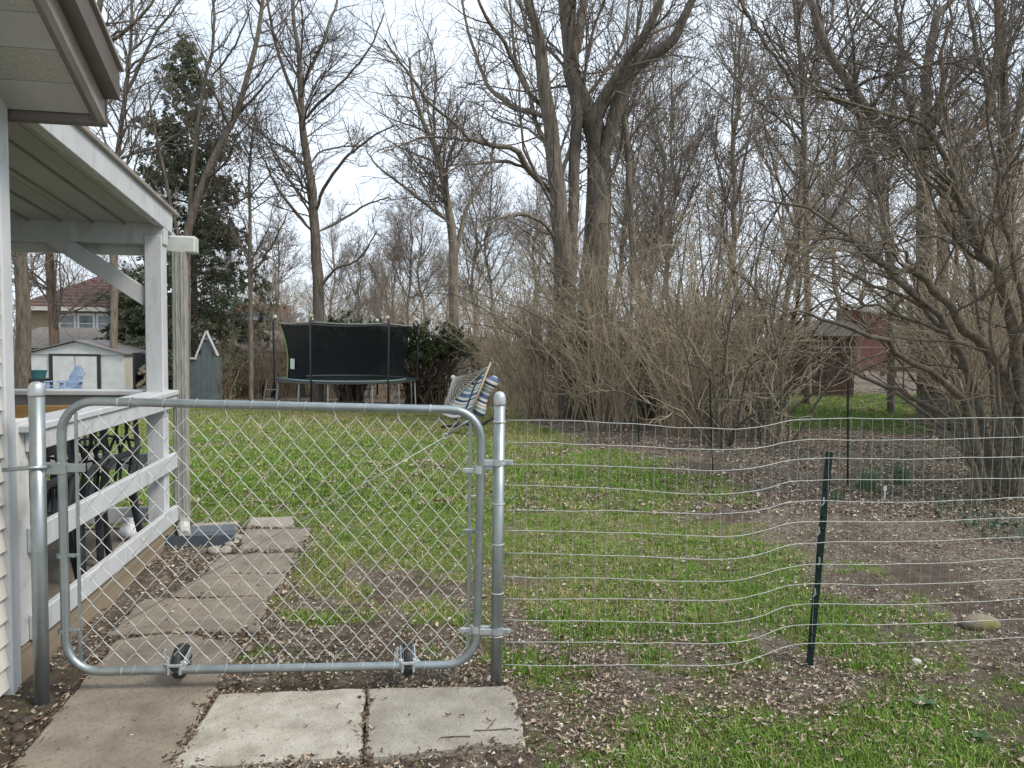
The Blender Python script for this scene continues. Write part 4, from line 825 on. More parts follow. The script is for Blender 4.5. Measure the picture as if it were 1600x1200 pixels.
# --- trees at the left
Yg = 25.
limbsG = [limb(based([(291, 500), (291, 390), (300, 340), (316, 287), (345, 225), (370, 175), (387, 117), (400, 70), (409, 20), (416, -60), (425, -160)], Yg), Yg, Yg-1, 15, 4, .01, 41),
    limb([(296, 352), (299, 292), (307, 208), (320, 125), (332, 75), (334, 20), (330, -60)], Yg, Yg+.5, 8, 3, .01, 42), limb([(291, 410), (272, 342), (253, 250), (237, 180), (232, 130)], Yg, Yg-1, 6, 2, .01, 43),
    limb([(366, 182), (390, 160), (412, 135), (438, 105)], Yg, Yg-2, 5, 2, .01, 44), limb([(330, 120), (355, 90), (375, 55), (392, 10)], Yg, Yg-1, 4, 2, .01, 45)]
tree_obj('bare_tree', gp(291, ground_px(291, Yg)), limbsG, LV(58, 325, 926, l1=.33, tip=.0052), 'bare tree crossing in front of the evergreen beside the downspout', seed=14)
Ye = 24.5
limbsD = [limb(based([(178, 480), (180, 380), (182, 267), (189, 200), (197, 146), (203, 83), (207, 0), (210, -120)], Ye), Ye, Ye, 12, 3, .01, 51), limb([(196, 150), (216, 108), (245, 50), (282, 0), (310, -60)], Ye, Ye-1, 6, 2, .01, 52),
    limb([(190, 285), (206, 230), (224, 196), (240, 160), (265, 110)], Ye, Ye+1, 4, 2, .01, 53), limb([(197, 150), (180, 130), (160, 128)], Ye, Ye-1, 3, 1.5, .01, 54)]
tree_obj('bare_tree', gp(178, ground_px(178, Ye)), limbsD, LV(62, 387, 1123, l1=.33, tip=.0052), 'thin bare tree rising past the porch roof edge', seed=15)
Yf = 21.
limbsF = [limb(based([(37, 560), (36, 480), (33, 380), (60, 200), (100, 90), (135, 45), (153, 20), (170, -60)], Yf), Yf, Yf-1, 25, 7, .01, 61), limb([(90, 130), (145, 90), (175, 65), (203, 42), (232, 12), (260, -40)], Yf-.7, Yf-1.5, 8, 3, .01, 62), limb([(33, 380), (20, 250), (5, 100), (-10, -60)], Yf, Yf+1, 18, 6, .01, 63),
    limb([(140, 70), (160, 66), (185, 50), (215, 48)], Yf-1, Yf-1.5, 4, 2, .01, 64)]
tree_obj('bare_tree', gp(37, ground_px(37, Yf)), limbsF, LV(49, 270, 786, l1=.3, tip=.0052), 'thick-trunked bare tree just left of the white shed', seed=16)
Yf2 = 25.5
limbsF2 = [limb(based([(86, 560), (82, 480), (77, 390), (72, 280), (70, 150), (75, 0), (80, -160)], Yf2), Yf2, Yf2, 17, 5, .01, 65), limb([(78, 400), (100, 420), (112, 460), (118, 500)], Yf2, Yf2-1, 3, 1.5, .02, 66), limb([(77, 395), (55, 400), (48, 430), (46, 470)], Yf2, Yf2-1, 3, 1.5, .02, 67)]
tree_obj('bare_tree', gp(86, ground_px(86, Yf2)), limbsF2, LV(62, 310, 912, l1=.28, tip=.0052, t0=.2), 'bare brown trunk standing behind the white shed gable', seed=17, bark=M_RED)
Yi = 26.
limbsI = [limb(based([(392, 520), (391, 420), (390, 330), (390, 265), (393, 220), (400, 180)], Yi), Yi, Yi, 8, 2, .015, 71), limb([(391, 430), (415, 400), (432, 370), (450, 330)], Yi, Yi-1, 4, 1.5, .02, 72), limb([(391, 400), (372, 380), (355, 350)], Yi, Yi+1, 4, 1.5, .02, 73)]
tree_obj('sapling', gp(392, ground_px(392, Yi)), limbsI, LV(62, 387, 1053, l1=.36, tip=.0052), 'slender leafless sapling between evergreen and trampoline', seed=18)
# --- right-hand trees
Yj = 14.5
limbsJ = [limb(based([(1446, 480), (1443, 400), (1442, 333), (1437, 250), (1408, 225), (1367, 187), (1333, 137), (1296, 83), (1275, 33), (1262, -40), (1250, -160)], Yj), Yj, Yj-.8, 27, 7, .015, 81), limb([(1440, 280), (1446, 200), (1446, 137), (1458, 54), (1467, 21), (1492, -10), (1520, -90)], Yj, Yj+.7, 20, 6, .015, 82),
    limb([(1440, 240), (1425, 190), (1412, 120), (1405, 60), (1400, -30)], Yj, Yj+1.5, 10, 4, .02, 83), limb([(1380, 197), (1340, 180), (1300, 150), (1262, 130), (1220, 90), (1190, 30)], Yj, Yj-1.5, 7, 3, .02, 84), limb([(1446, 180), (1480, 150), (1520, 110), (1560, 60)], Yj, Yj-1, 7, 3, .02, 85), limb([(1452, 120), (1420, 90), (1390, 50), (1350, 20), (1330, -50)], Yj, Yj+2, 6, 3, .02, 86)]
tree_obj('bare_tree', gp(1446, ground_px(1446, Yj)), limbsJ, LV(93, 463, 1575, l1=.36), 'bare tree at right whose main limb leans far to the left', seed=19)
Yk = 13.
limbsK = [limb(based([(1470, 480), (1473, 400), (1475, 317), (1492, 258), (1508, 217), (1542, 183), (1554, 125), (1560, 40), (1570, -80)], Yk), Yk, Yk+.5, 19, 7, .015, 91), limb([(1492, 258), (1480, 190), (1470, 110), (1480, 30), (1485, -80)], Yk, Yk-1, 8, 3, .02, 92)]
tree_obj('bare_tree', gp(1470, ground_px(1470, Yk)), limbsK, LV(50, 221, 752, l1=.36), 'reddish leaning trunk just right of the leaning grey tree', seed=20, bark=M_RED)
Yl = 15.
limbsL = [limb(based([(1585, 480), (1578, 350), (1571, 250), (1567, 125), (1558, 0), (1550, -160)], Yl), Yl, Yl, 25, 10, .015, 101), limb([(1572, 260), (1590, 180), (1610, 90), (1640, -30)], Yl, Yl-1, 14, 5, .02, 102), limb([(1570, 210), (1540, 130), (1520, 50), (1510, -60)], Yl, Yl+1, 9, 4, .02, 103)]
tree_obj('bare_tree', gp(1585, ground_px(1585, Yl)), limbsL, LV(58, 226, 775, l1=.36), 'grey bare tree standing at the right edge of the yard', seed=22)
Ym = 19.
limbsM = [limb(based([(1262, 480), (1260, 380), (1258, 250), (1254, 146), (1248, 70), (1240, -20), (1235, -140)], Ym), Ym, Ym, 12, 4, .015, 111), limb([(1255, 170), (1225, 110), (1190, 60), (1160, 10), (1140, -60)], Ym, Ym-1, 6, 3, .02, 112), limb([(1254, 150), (1280, 90), (1300, 30), (1310, -60)], Ym, Ym+1, 6, 3, .02, 113), limb([(1258, 230), (1225, 190), (1190, 165), (1150, 120)], Ym, Ym+1, 5, 2.5, .02, 114)]
tree_obj('bare_tree', gp(1262, ground_px(1262, Ym)), limbsM, LV(79, 379, 1228, l1=.38), 'slim dark bare tree directly above the brown shed', seed=23)
Yn = 17.
limbsN = [limb(based([(1392, 480), (1386, 380), (1375, 300), (1358, 233), (1340, 180), (1318, 120), (1290, 60), (1270, -40)], Yn), Yn, Yn+1, 12, 4, .015, 121), limb([(1365, 260), (1385, 200), (1400, 120), (1410, 30), (1420, -60)], Yn, Yn-1, 6, 3, .02, 122)]
tree_obj('bare_tree', gp(1392, ground_px(1392, Yn)), limbsN, LV(58, 251, 821, l1=.36), 'thin leaning bare tree in front of the brick building', seed=24)
# --- arching multi-stemmed shrub in front on the right
Yo = 7.2
def arch(px, Y0, Y1, w0, w1, sd): return limb(px, Y0, Y1, w0*.78, 1.4, .02, sd)
limbsO = [arch([(1568, 770), (1572, 680), (1575, 583), (1508, 517), (1467, 462), (1433, 429), (1387, 419), (1345, 392), (1300, 372), (1262, 375)], Yo, Yo-.4, 28, 9, 131), arch([(1545, 760), (1535, 640), (1470, 500), (1420, 455), (1387, 419), (1350, 387), (1300, 354), (1254, 325), (1204, 312), (1160, 318)], Yo+.2, Yo+1., 18, 5, 132),
    arch([(1540, 765), (1517, 646), (1458, 587), (1400, 546), (1333, 517), (1279, 496), (1237, 483), (1175, 467)], Yo, Yo-.9, 18, 4, 133), arch([(1530, 770), (1492, 662), (1425, 621), (1371, 598), (1325, 579), (1258, 554), (1238, 538)], Yo-.1, Yo+.7, 13, 3, 134),
    arch([(1560, 770), (1542, 654), (1500, 560), (1454, 500), (1392, 458), (1346, 437), (1312, 421), (1262, 415)], Yo+.3, Yo+1.5, 15, 4, 135), arch([(1590, 770), (1588, 600), (1575, 467), (1558, 425), (1529, 383), (1500, 312), (1487, 283), (1475, 246), (1454, 208), (1412, 183), (1350, 167), (1287, 156), (1204, 158), (1133, 171)], Yo, Yo-.3, 24, 4, 136),
    arch([(1555, 770), (1550, 620), (1530, 470), (1500, 350), (1490, 240), (1470, 130)], Yo+.4, Yo+1.2, 11, 4, 137), arch([(1600, 770), (1605, 600), (1590, 430), (1560, 300), (1545, 180), (1560, 60)], Yo+.2, Yo-.6, 16, 5, 138), arch([(1575, 770), (1565, 640), (1545, 520), (1560, 400), (1545, 330)], Yo-.2, Yo-.8, 10, 4, 139),
    arch([(1585, 775), (1620, 650), (1650, 500), (1690, 380), (1740, 300)], Yo, Yo-.8, 16, 5, 140), arch([(1550, 770), (1505, 700), (1480, 600), (1478, 520), (1490, 440)], Yo+.2, Yo+.8, 9, 4, 141), arch([(1572, 775), (1600, 700), (1640, 640), (1700, 560)], Yo-.2, Yo-1.2, 12, 4, 142),
    arch([(1440, 440), (1400, 380), (1340, 385), (1290, 360)], Yo-.2, Yo-.6, 6, 3, 143), arch([(1480, 520), (1420, 500), (1350, 470), (1300, 440), (1240, 420)], Yo, Yo+.6, 9, 3, 144), arch([(1500, 330), (1470, 300), (1430, 260), (1400, 230), (1330, 215)], Yo-.1, Yo-.4, 8, 3, 145), arch([(1560, 420), (1520, 380), (1460, 370), (1390, 378), (1340, 390)], Yo, Yo-.5, 8, 3, 146)]
tree_obj('arching_shrub', gp(1562, ground_px(1562, Yo)), limbsO, [dict(per_m=6.5, t0=.2, t1=1, ang=(42, 15), lf=.32, k=9, rr=.5, rtip=.0028, wig=.2, trop=.06, lmin=.5, lmax=1.7, nmax=330), dict(per_m=8., t0=.1, t1=1, ang=(45, 15), lf=.45, k=6, rr=.55, rtip=.0018, wig=.2, trop=.03, lmin=.15, lmax=.7, nmax=2200), dict(per_m=7., t0=.1, t1=1, ang=(45, 15), lf=.45, k=4, rr=.6, rtip=.0013, wig=.2, trop=.0, lmin=.08, lmax=.35, nmax=3000)],
    'huge arching shrub at right, dark limbs sweeping left over the fence', 'shrub', seed=25, bark=M_STEMD, twig=M_STEMD)

def sprays(C, D, size, rng, per=3, flat=.5):
    """leaf-sized needle sprays: slim kite faces around points C heading D"""
    n = len(C); idx = np.repeat(np.arange(n), per); m = len(idx); d = unit(D[idx]+rng.normal(size=(m, 3))*.55); q = rng.normal(size=(m, 3)); q[:, 2] *= flat; s = unit(np.cross(d, q)); L = size*(.6+.8*rng.random(m))[:, None]; W = L*.27
    p = C[idx]+rng.normal(size=(m, 3))*size*.35; V = np.stack([p, p+d*L*.45+s*W, p+d*L, p+d*L*.45-s*W], 1).reshape(-1, 3); F = np.arange(4*m).reshape(-1, 4); return V, F
# --- honeysuckle thicket: a few fountain-shaped shrubs, copied
def shrub_meshes(seed, n, h, spread, droop, twigs=7., m1=M_STEM, m2=M_STEM2, nsub=2600, thick=1.):
    rng = np.random.default_rng(seed); k = 11; a = rng.random(n)*2*pi; rad = np.sqrt(rng.random(n))*.55*spread
    P = np.empty((n, k, 3)); P[:, 0] = np.stack([rad*np.cos(a), rad*np.sin(a), -.05*np.ones(n)], 1)
    a = a+rng.normal(size=n)*.9; tilt = np.radians(rng.normal(14, 9, n))*spread; d = np.stack([np.sin(tilt)*np.cos(a), np.sin(tilt)*np.sin(a), np.cos(tilt)], 1); L = h*(.65+.5*rng.random(n)); st = (L/(k-1))[:, None]
    out_ = np.stack([np.cos(a), np.sin(a), np.zeros(n)], 1)
    for j in range(1, k):
        f = (j/k)**2; d = unit(d+rng.normal(size=(n, 3))*.10+out_*.10*f*spread+np.array([0, 0, -droop])*f); P[:, j] = P[:, j-1]+d*st
    r0 = (.011+.012*rng.random(n))*thick; tt = np.linspace(0, 1, k)[None]; R = np.maximum(r0[:, None]*(1-.8*tt), .003)
    C1, R1 = grow(P, R, twigs*.55, .15, 1, (40, 15), .33, 8, .55, .0035, .16, .03, rng, .35, 1.6, n*14)
    C2, R2 = grow(C1, R1, twigs*.8, .08, 1, (45, 15), .42, 5, .6, .0028, .2, -.02, rng, .15, .7, nsub)
    C3, R3 = grow(C2, R2, twigs*.8, .1, 1, (45, 15), .5, 3, .7, .0024, .2, -.02, rng, .08, .35, nsub)
    return tubes_mesh('stems', [(P, R, 6)], m1), tubes_mesh('twigs', [(C1, R1, 4), (C2, R2, 3), (C3, R3, 3)], m2)
SHR = [shrub_meshes(201, 34, 3.7, .85, .09, 5., nsub=1200), shrub_meshes(202, 40, 4.3, .75, .06, 5., nsub=1350), shrub_meshes(203, 28, 3.0, 1.25, .22, 5., nsub=1000), shrub_meshes(204, 26, 4.9, .75, .05, 5., nsub=1200)]
SHD = shrub_meshes(205, 38, 2.9, 1.5, .3, 5, M_STEMD, M_STEM2, 1300, 1.25)
def young_leaves(var_twigs, seed, n, m):
    g = np.random.default_rng(seed); co = np.empty(len(var_twigs.vertices)*3, np.float32); var_twigs.vertices.foreach_get('co', co); co = co.reshape(-1, 3); C = co[g.choice(len(co), n)]; C = C[(C[:, 2] < 2.1)]
    V, F = sprays(C, g.normal(size=C.shape)+np.array([0, 0, .4]), .035, g, 2, 1.); return mesh_np('leaves', V, F, m)
SHT = [shrub_meshes(206, 20, 6.2, 1.25, .10, 4.2, M_STEMD, M_STEM2, 2600, 1.9), shrub_meshes(207, 16, 5.6, 1.5, .16, 4.2, M_STEMD, M_STEM2, 2400, 1.9)]
def shrub(pos, var, s, rz, label, group=None, name='honeysuckle_shrub'):
    e = empty(name, (pos[0], pos[1], float(gz(pos[0], pos[1]))), rz); e.scale = (s, s, s); tag(e, label, 'shrub', group)
    for nm, me in zip(('stems', 'twigs', 'leaves'), var): link(nm, me, e)
    return e
M_BUD = mat('young_leaf', (.12, .14, .04), (.19, .20, .065), 6, .7, rnd=.2)
SHG = SHR[2]+(young_leaves(SHR[2][1], 1, 5000, M_BUD),); SHG2 = SHR[0]+(young_leaves(SHR[0][1], 2, 5000, M_BUD),)
MARKS = [(37, 'thick trunk left of the white shed'), (119, 'white shed'), (225, 'porch knee brace'), (291, 'tree by the downspout'), (325, 'teal playhouse'), (392, 'slender sapling'), (445, 'left trampoline pole'), (497, 'slim tree behind the trampoline'), (580, 'right half of the trampoline'), (668, 'yew bush'), (709, 'low-forking tree'), (770, 'hammock pillow'), (870, 'left big trunk'), (940, 'right big trunk'), (1000, 'middle green fence post'), (1110, 'third green fence post'), (1180, 'dark fountain-shaped shrub'), (1262, 'slim tree above the brown shed'), (1325, 'brown shed corner'), (1400, 'brick building'), (1446, 'left-leaning tree'), (1530, 'arching shrub'), (1600, 'tree at the right edge')]
def relabel(items, noun):
    """items: (object, photo column, distance); says behind or beside which landmark each stands, and which one of those"""
    b = {}
    for o, px, Y in items:
        m = min(MARKS, key=lambda k: abs(k[0]-px)); d = px-m[0]; side = 'straight behind' if abs(d) < 13 else ('behind and left of' if d < 0 else 'behind and right of'); b.setdefault((m[1], side), []).append((Y, o))
    for (m, side), L in b.items():
        L.sort(key=lambda t: t[0]); n = len(L)
        for i, (Y, o) in enumerate(L): o['label'] = '%s %s the %s' % (noun, side, m)+('' if n == 1 else (', nearest one' if i == 0 else ', farthest one' if i == n-1 else ', %s one back' % ('second', 'third', 'fourth', 'fifth')[i-1]))
rs = random.Random(7)
for x, y, v_, s, lb in ((8.3, 13.2, 0, 1., 'tall twiggy shrub just right of the brick building'), (4.9, 15.2, 1, 1.05, 'tall twiggy shrub just left of the brown shed'), (7.7, 11.6, 1, 1.05, 'tall twiggy shrub right behind the arching shrub'), (3.2, 15.2, 0, .85, 'tall twiggy shrub standing up out of the thicket centre'), (2.3, 17.6, 1, .9, 'tall twiggy shrub hiding the foot of the big trunks'), (4.5, 18.6, 0, 1., 'tall twiggy shrub at the back of the thicket'), (8.9, 14.6, 0, 1.1, 'tall twiggy shrub between the leaning tree and the right edge')):
    shrub((x, y), SHT[v_], s, x*3, lb, 'tall twiggy shrubs', 'twiggy_shrub')
TH = 'leafless tan shrub crowded into the thicket below the big trunks'
THK = []; RTK = []; BKK = []
shrub((.65, 17.6), SHR[1], .92, .3, 'tan shrub at the left end of the thicket behind the hammock')
shrub((3.55, 11.6), SHD, 1.0, 1.2, 'dark-stemmed fountain-shaped shrub standing where two fences meet')
shrub((5.05, 7.7), SHR[3], .72, .4, 'slender pale stems growing up through the base of the arching shrub')
shrub((1.75, 13.6), SHR[0], .8, 2., 'tan shrub with leaning stems behind the leftmost green fence posts')
for i, (x, y, v_, s) in enumerate([(1.2, 16.4, 0, 1.), (1.7, 18.5, 1, 1.1), (2.1, 15.3, 1, .95), (2.7, 14.2, 2, 1.05), (3.4, 15.9, 1, 1.), (3.5, 13.4, 0, 1.0), (4.1, 14.7, 3, .95), (4.2, 13.0, 2, .85), (4.4, 16.8, 1, 1.0), (.4, 20.5, 0, 1.1), (2.9, 12.5, 0, .75), (4.6, 19.5, 3, 1.25)]):
    THK.append((shrub((x, y), SHG if i in (4, 8) else SHG2 if i in (6, 11) else SHR[v_], s, rs.uniform(0, 6.28), TH, 'thicket shrubs below the big trunks'), 800+FPX*x/y, y))
relabel(THK, 'tan thicket shrub')
RT = 'leafless shrub in the right-hand thicket behind the arching shrub'
for i, (x, y, v_, s) in enumerate([(6.9, 9.8, 3, .9), (8.9, 12.8, 1, 1.), (10.2, 14.4, 3, 1.1), (6.1, 8.2, 3, .8)]):
    RTK.append((shrub((x, y), SHR[v_], s, rs.uniform(0, 6.28), RT, 'right-hand thicket shrubs'), 800+FPX*x/y, y))
relabel(RTK, 'pale leafless shrub')
BK = 'leafless brown shrub along the back boundary'
for i, (px, Y, v_, s) in enumerate([(335, 26.5, 2, .8), (352, 28, 0, .8), (372, 29, 2, .7), (410, 28.5, 0, .75), (450, 30, 1, .9), (478, 31, 3, .95), (520, 30, 1, 1.), (560, 31, 0, 1.), (600, 30, 3, .95), (640, 31, 1, 1.), (680, 32, 3, 1.), (735, 29, 1, 1.), (760, 26, 0, 1.), (70, 29, 2, .7), (110, 29.5, 2, .7), (205, 29, 2, .7), (25, 28, 2, .8), (800, 24, 1, 1.1), (540, 36, 3, 1.2), (620, 37, 3, 1.3), (470, 38, 3, 1.2), (400, 40, 3, 1.2)]):
    p = gbase(px, Y); BKK.append((shrub(p, SHR[v_], s, rs.uniform(0, 6.28), BK, 'shrubs along the back boundary'), px, Y))

relabel(BKK, 'brown boundary shrub')
# --- bare trees of the wood behind, three kinds copied
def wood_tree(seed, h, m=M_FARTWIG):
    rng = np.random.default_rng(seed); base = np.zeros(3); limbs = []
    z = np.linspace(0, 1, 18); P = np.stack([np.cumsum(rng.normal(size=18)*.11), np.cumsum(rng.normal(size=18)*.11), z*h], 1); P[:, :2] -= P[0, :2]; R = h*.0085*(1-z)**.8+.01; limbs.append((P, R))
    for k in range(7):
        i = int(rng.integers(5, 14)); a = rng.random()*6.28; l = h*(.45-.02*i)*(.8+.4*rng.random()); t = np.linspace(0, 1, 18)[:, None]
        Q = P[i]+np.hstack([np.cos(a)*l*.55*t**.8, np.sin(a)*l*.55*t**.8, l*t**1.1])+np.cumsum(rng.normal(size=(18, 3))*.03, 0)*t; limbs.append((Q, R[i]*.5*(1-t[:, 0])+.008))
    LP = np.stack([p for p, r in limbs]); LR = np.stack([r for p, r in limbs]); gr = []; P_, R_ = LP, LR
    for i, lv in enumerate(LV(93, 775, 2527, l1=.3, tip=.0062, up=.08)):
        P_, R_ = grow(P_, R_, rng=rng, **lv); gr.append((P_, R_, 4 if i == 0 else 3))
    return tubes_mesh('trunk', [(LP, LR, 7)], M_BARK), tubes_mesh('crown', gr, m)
WT = [wood_tree(301, 13), wood_tree(302, 15), wood_tree(303, 11), wood_tree(304, 12)]
def wtree(x, y, v_, s, rz, label, group):
    e = empty('wood_tree', (x, y, float(gz(x, y))), rz); e.scale = (s, s, s); tag(e, label, 'tree', group)
    for nm, me in zip(('trunk', 'crown'), WT[v_]): link(nm, me, e)
    return e
WDK = []
LW = 'leafless tree in the wood beyond the back boundary'; rw = random.Random(19)
for i, (px, Y, v_, s) in enumerate([(30, 42, 0, .9), (110, 52, 2, .8), (235, 44, 1, .9), (330, 48, 0, .9), (360, 40, 2, .8), (440, 50, 1, .8), (560, 46, 2, .9), (600, 40, 0, .75), (640, 36, 2, .85), (660, 52, 1, .9), (740, 34, 0, .85), (770, 44, 1, .9), (830, 38, 1, 1.), (1200, 23, 0, .9), (1540, 28, 2, 1.1), (960, 33, 1, 1.), (870, 42, 0, 1.), (1380, 38, 1, 1.1), (1030, 40, 1, 1.1), (520, 60, 1, .9), (700, 62, 0, .9), (420, 64, 0, .8), (180, 62, 1, .8), (1120, 46, 0, 1.1), (1240, 44, 1, 1.1), (1060, 29, 0, .95), (1155, 27, 1, .95), (1300, 33, 1, 1.), (1340, 40, 0, 1.), (1500, 34, 1, 1.), (1010, 26, 2, .9), (590, 66, 2, 1.)]):
    p = gbase(px, Y); WDK.append((wtree(p[0], Y, (v_ if i % 4 else 3), s*rw.uniform(.9, 1.1), rw.uniform(0, 6.28), LW, 'bare trees of the wood behind'), px, Y))
relabel(WDK, 'leafless wood tree')
# the far wood: one brown mass of trunks and twigs along the horizon
rng = np.random.default_rng(77); n = 430; X = rng.uniform(-75, 95, n); Y = rng.uniform(68, 120, n); h = rng.uniform(3.5, 8.5, n)*(.8+.5*vnoise(X*.08, Y*.05, 3))
z = np.linspace(0, 1, 7); P = np.stack([X[:, None]+rng.normal(size=(n, 7))*.15, Y[:, None]+rng.normal(size=(n, 7))*.15, gz(X, Y)[:, None]+h[:, None]*z], -1); R = np.maximum(.13*(1-z)[None]*np.ones((n, 1)), .02)
C1, R1 = grow(P, R, 1.2, .1, 1, (45, 15), .45, 6, .5, .022, .15, .08, rng, 1., 4., 4200); C2, R2 = grow(C1, R1, 1.0, .1, 1, (45, 15), .45, 4, .6, .02, .15, .05, rng, .6, 2., 10000)
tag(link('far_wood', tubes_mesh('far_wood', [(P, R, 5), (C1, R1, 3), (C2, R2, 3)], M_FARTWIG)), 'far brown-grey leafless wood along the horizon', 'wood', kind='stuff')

# ------------------------------------------------------------------ evergreens
M_FIR = mat('dark_fir_needles', (.08, .10, .06), (.17, .185, .105), 1.6, .8, ramp=(.4, .62)); M_YEW = mat('yew_needles', (.022, .045, .014), (.08, .105, .032), 1.8, .8, ramp=(.42, .62))
Yh = 28.5; hb_ = gbase(300, Yh); Hh = at(300, 58, Yh)[2]-hb_[2]; fir = empty('evergreen_tree', hb_); tag(fir, 'tall dark green conifer rising behind the porch', 'tree'); rng = np.random.default_rng(401)
zt = np.linspace(0, 1, 18); TP = np.stack([.1*np.sin(zt*5), .1*np.cos(zt*4), zt*Hh], 1)[None]; TRd = (.17*(1-zt)+.01)[None]; link('trunk', tubes_mesh('trunk', [(TP, TRd, 8)], M_BARK), fir)
nb = 330; tz = .07+.92*rng.random(nb)**.9; az_ = rng.random(nb)*6.28; bl = np.maximum((1-tz)**.66*3.9*(.55+.55*rng.random(nb)), .25); k = 8; P = np.empty((nb, k, 3)); P[:, 0] = np.stack([.1*np.sin(tz*5), .1*np.cos(tz*4), tz*Hh], 1)
d = unit(np.stack([np.cos(az_), np.sin(az_), .25+.5*tz], 1))
for j in range(1, k): d = unit(d+rng.normal(size=(nb, 3))*.1+np.array([0, 0, -.17])*(1-.6*tz[:, None])); P[:, j] = P[:, j-1]+d*(bl/(k-1))[:, None]
R = np.maximum((.03*(1-np.linspace(0, 1, k)))[None]*(bl/2.5)[:, None], .006); C1, R1 = grow(P, R, 6., .2, 1, (55, 14), .34, 5, .6, .005, .15, -.16, rng, .15, .8, 7500)
link('branches', tubes_mesh('branches', [(P, R, 4), (C1, R1, 3)], M_TWIG), fir)
C = C1[:, 1:].reshape(-1, 3); Dd = np.repeat(unit(C1[:, -1]-C1[:, 0])+np.array([0, 0, -.45]), 4, 0); keep = rng.random(len(C)) < .62*(.5+1.0*(vnoise(C[:, 0]*1.3+C[:, 1], C[:, 2]*1.6, 12))); V, F = sprays(C[keep], Dd[keep], .105, rng, 11); link('crown', mesh_np('crown', V, F, M_FIR), fir)
def yew(name, label, pos, rx, ry, zlo, zhi, seed, nl=90, base=None):
    rng = np.random.default_rng(seed); e = empty(name, pos); tag(e, label, 'evergreen'); k = 9; n = nl; a = rng.random(n)*6.28; P = np.empty((n, k, 3)); P[:, 0] = np.stack([rng.normal(size=n)*.3*rx*.4, rng.normal(size=n)*.25, np.zeros(n)-.05], 1)
    rr_ = np.sqrt(rng.random(n)); T = np.stack([rx*rr_*np.cos(a), ry*rr_*np.sin(a), zhi*(.62+.38*rng.random(n))*np.sqrt(np.maximum(1-(rr_*.85)**2, .1))], 1)
    for j in range(1, k):
        f = j/(k-1); P[:, j] = P[:, 0]+(T-P[:, 0])*np.stack([f**1.25, f**1.25, np.full_like(f, f**.85)], -1)+rng.normal(size=(n, 3))*.05
    R = np.maximum(.045*(1-np.linspace(0, 1, k))[None]*np.ones((n, 1)), .008); C1, R1 = grow(P, R, 5., .45, 1, (55, 18), .26, 5, .5, .006, .2, .0, rng, .25, .9, 2600)
    link('trunk', tubes_mesh('trunk', [(P, R, 6), (C1, R1, 3)], M_STEMD), e); C = np.concatenate([C1[:, 1:].reshape(-1, 3), P[:, 5:].reshape(-1, 3)]); dz = C[:, 2] > zlo*(.8+.4*vnoise(C[:, 0]*2, C[:, 1]*2, 4)); C = C[dz]
    V, F = sprays(C, unit(C-np.array([0, 0, zlo*.5]))*.6, .075, rng, 13, 1.); link('crown', mesh_np('crown', V, F, M_YEW), e)
yp = gbase(668, 24.8); yew('yew_bush', 'wide dark green yew bush with bare black stems right of the trampoline', yp, 2.1, 1.5, at(668, 560, 24.8)[2]-yp[2], at(668, 497, 24.8)[2]-yp[2], 501, 110)
yp = gbase(550, 26.2); yew('yew_bush', 'dark green yew bush showing through the trampoline net', yp, 1.7, 1.3, at(550, 570, 26.2)[2]-yp[2], at(550, 484, 26.2)[2]-yp[2], 502, 80)
yp = gbase(218, 30.); yew('evergreen_bush', 'green conifer bush beneath the porch knee brace', yp, 1.3, 1.2, .8, at(218, 410, 30.)[2]-yp[2], 503, 70)

# ================================================================== SMALL THINGS ON THE GROUND
def rock(label, px, py, sx, sy, sz, m, seed, sink=.3):
    g = np.random.default_rng(seed); p = gp(px, py); V = []; nu, nv = 14, 9
    def fn(i, j):
        a = 2*pi*i; b_ = pi*(j-.5); n_ = 1+.22*(float(vnoise(3*cos(a)*cos(b_)+seed, 3*sin(a)*cos(b_)+2*sin(b_)+5, seed))-.5); return (sx*cos(a)*cos(b_)*n_, sy*sin(a)*cos(b_)*n_, sz*sin(b_)*n_)
    o = MB().grid(fn, nu, nv).build('rock', m, None, True); o.location = (p[0], p[1], float(under(p[0], p[1]))+sz*(1-sink)*.6); o.rotation_euler = (0, 0, float(g.random()*6)); tag(o, label, 'rock'); return o
o = rock('rounded tan field stone with moss lying beyond the wire fence', 1532, 978, .105, .07, .05, mat('mossy_stone', (.23, .19, .135), (.16, .155, .045), 6, .95, bump=.6, bscale=40, ramp=(.5, .62)), 3); o.rotation_euler = (0, 0, .1)
rock('small white stone beside the green T-post', 1432, 1033, .025, .02, .022, mat('white_stone', (.55, .53, .48), (.4, .38, .34), 20, .9), 4)
for i, (x, y, a, b_, c) in enumerate([(345, 846, .10, .06, .03), (362, 850, .07, .06, .035), (335, 862, .08, .05, .03), (372, 842, .06, .05, .03), (352, 862, .06, .05, .03)]):
    rock('broken pale stone in the rubble beside the splash block', x, y, a, b_, c, M_STONE, 20+i)['group'] = 'broken stones by the splash block'
rg = random.Random(31); DIRT = mat('dark_clod', (.06, .047, .036), (.10, .08, .06), 20, .95, bump=.7)
for i in range(9):
    rock('lump of dark soil in the bed at the house corner', rg.uniform(5, 120), rg.uniform(1105, 1190), rg.uniform(.015, .035), rg.uniform(.012, .03), rg.uniform(.012, .022), DIRT, 40+i)['group'] = 'soil lumps at the house corner'
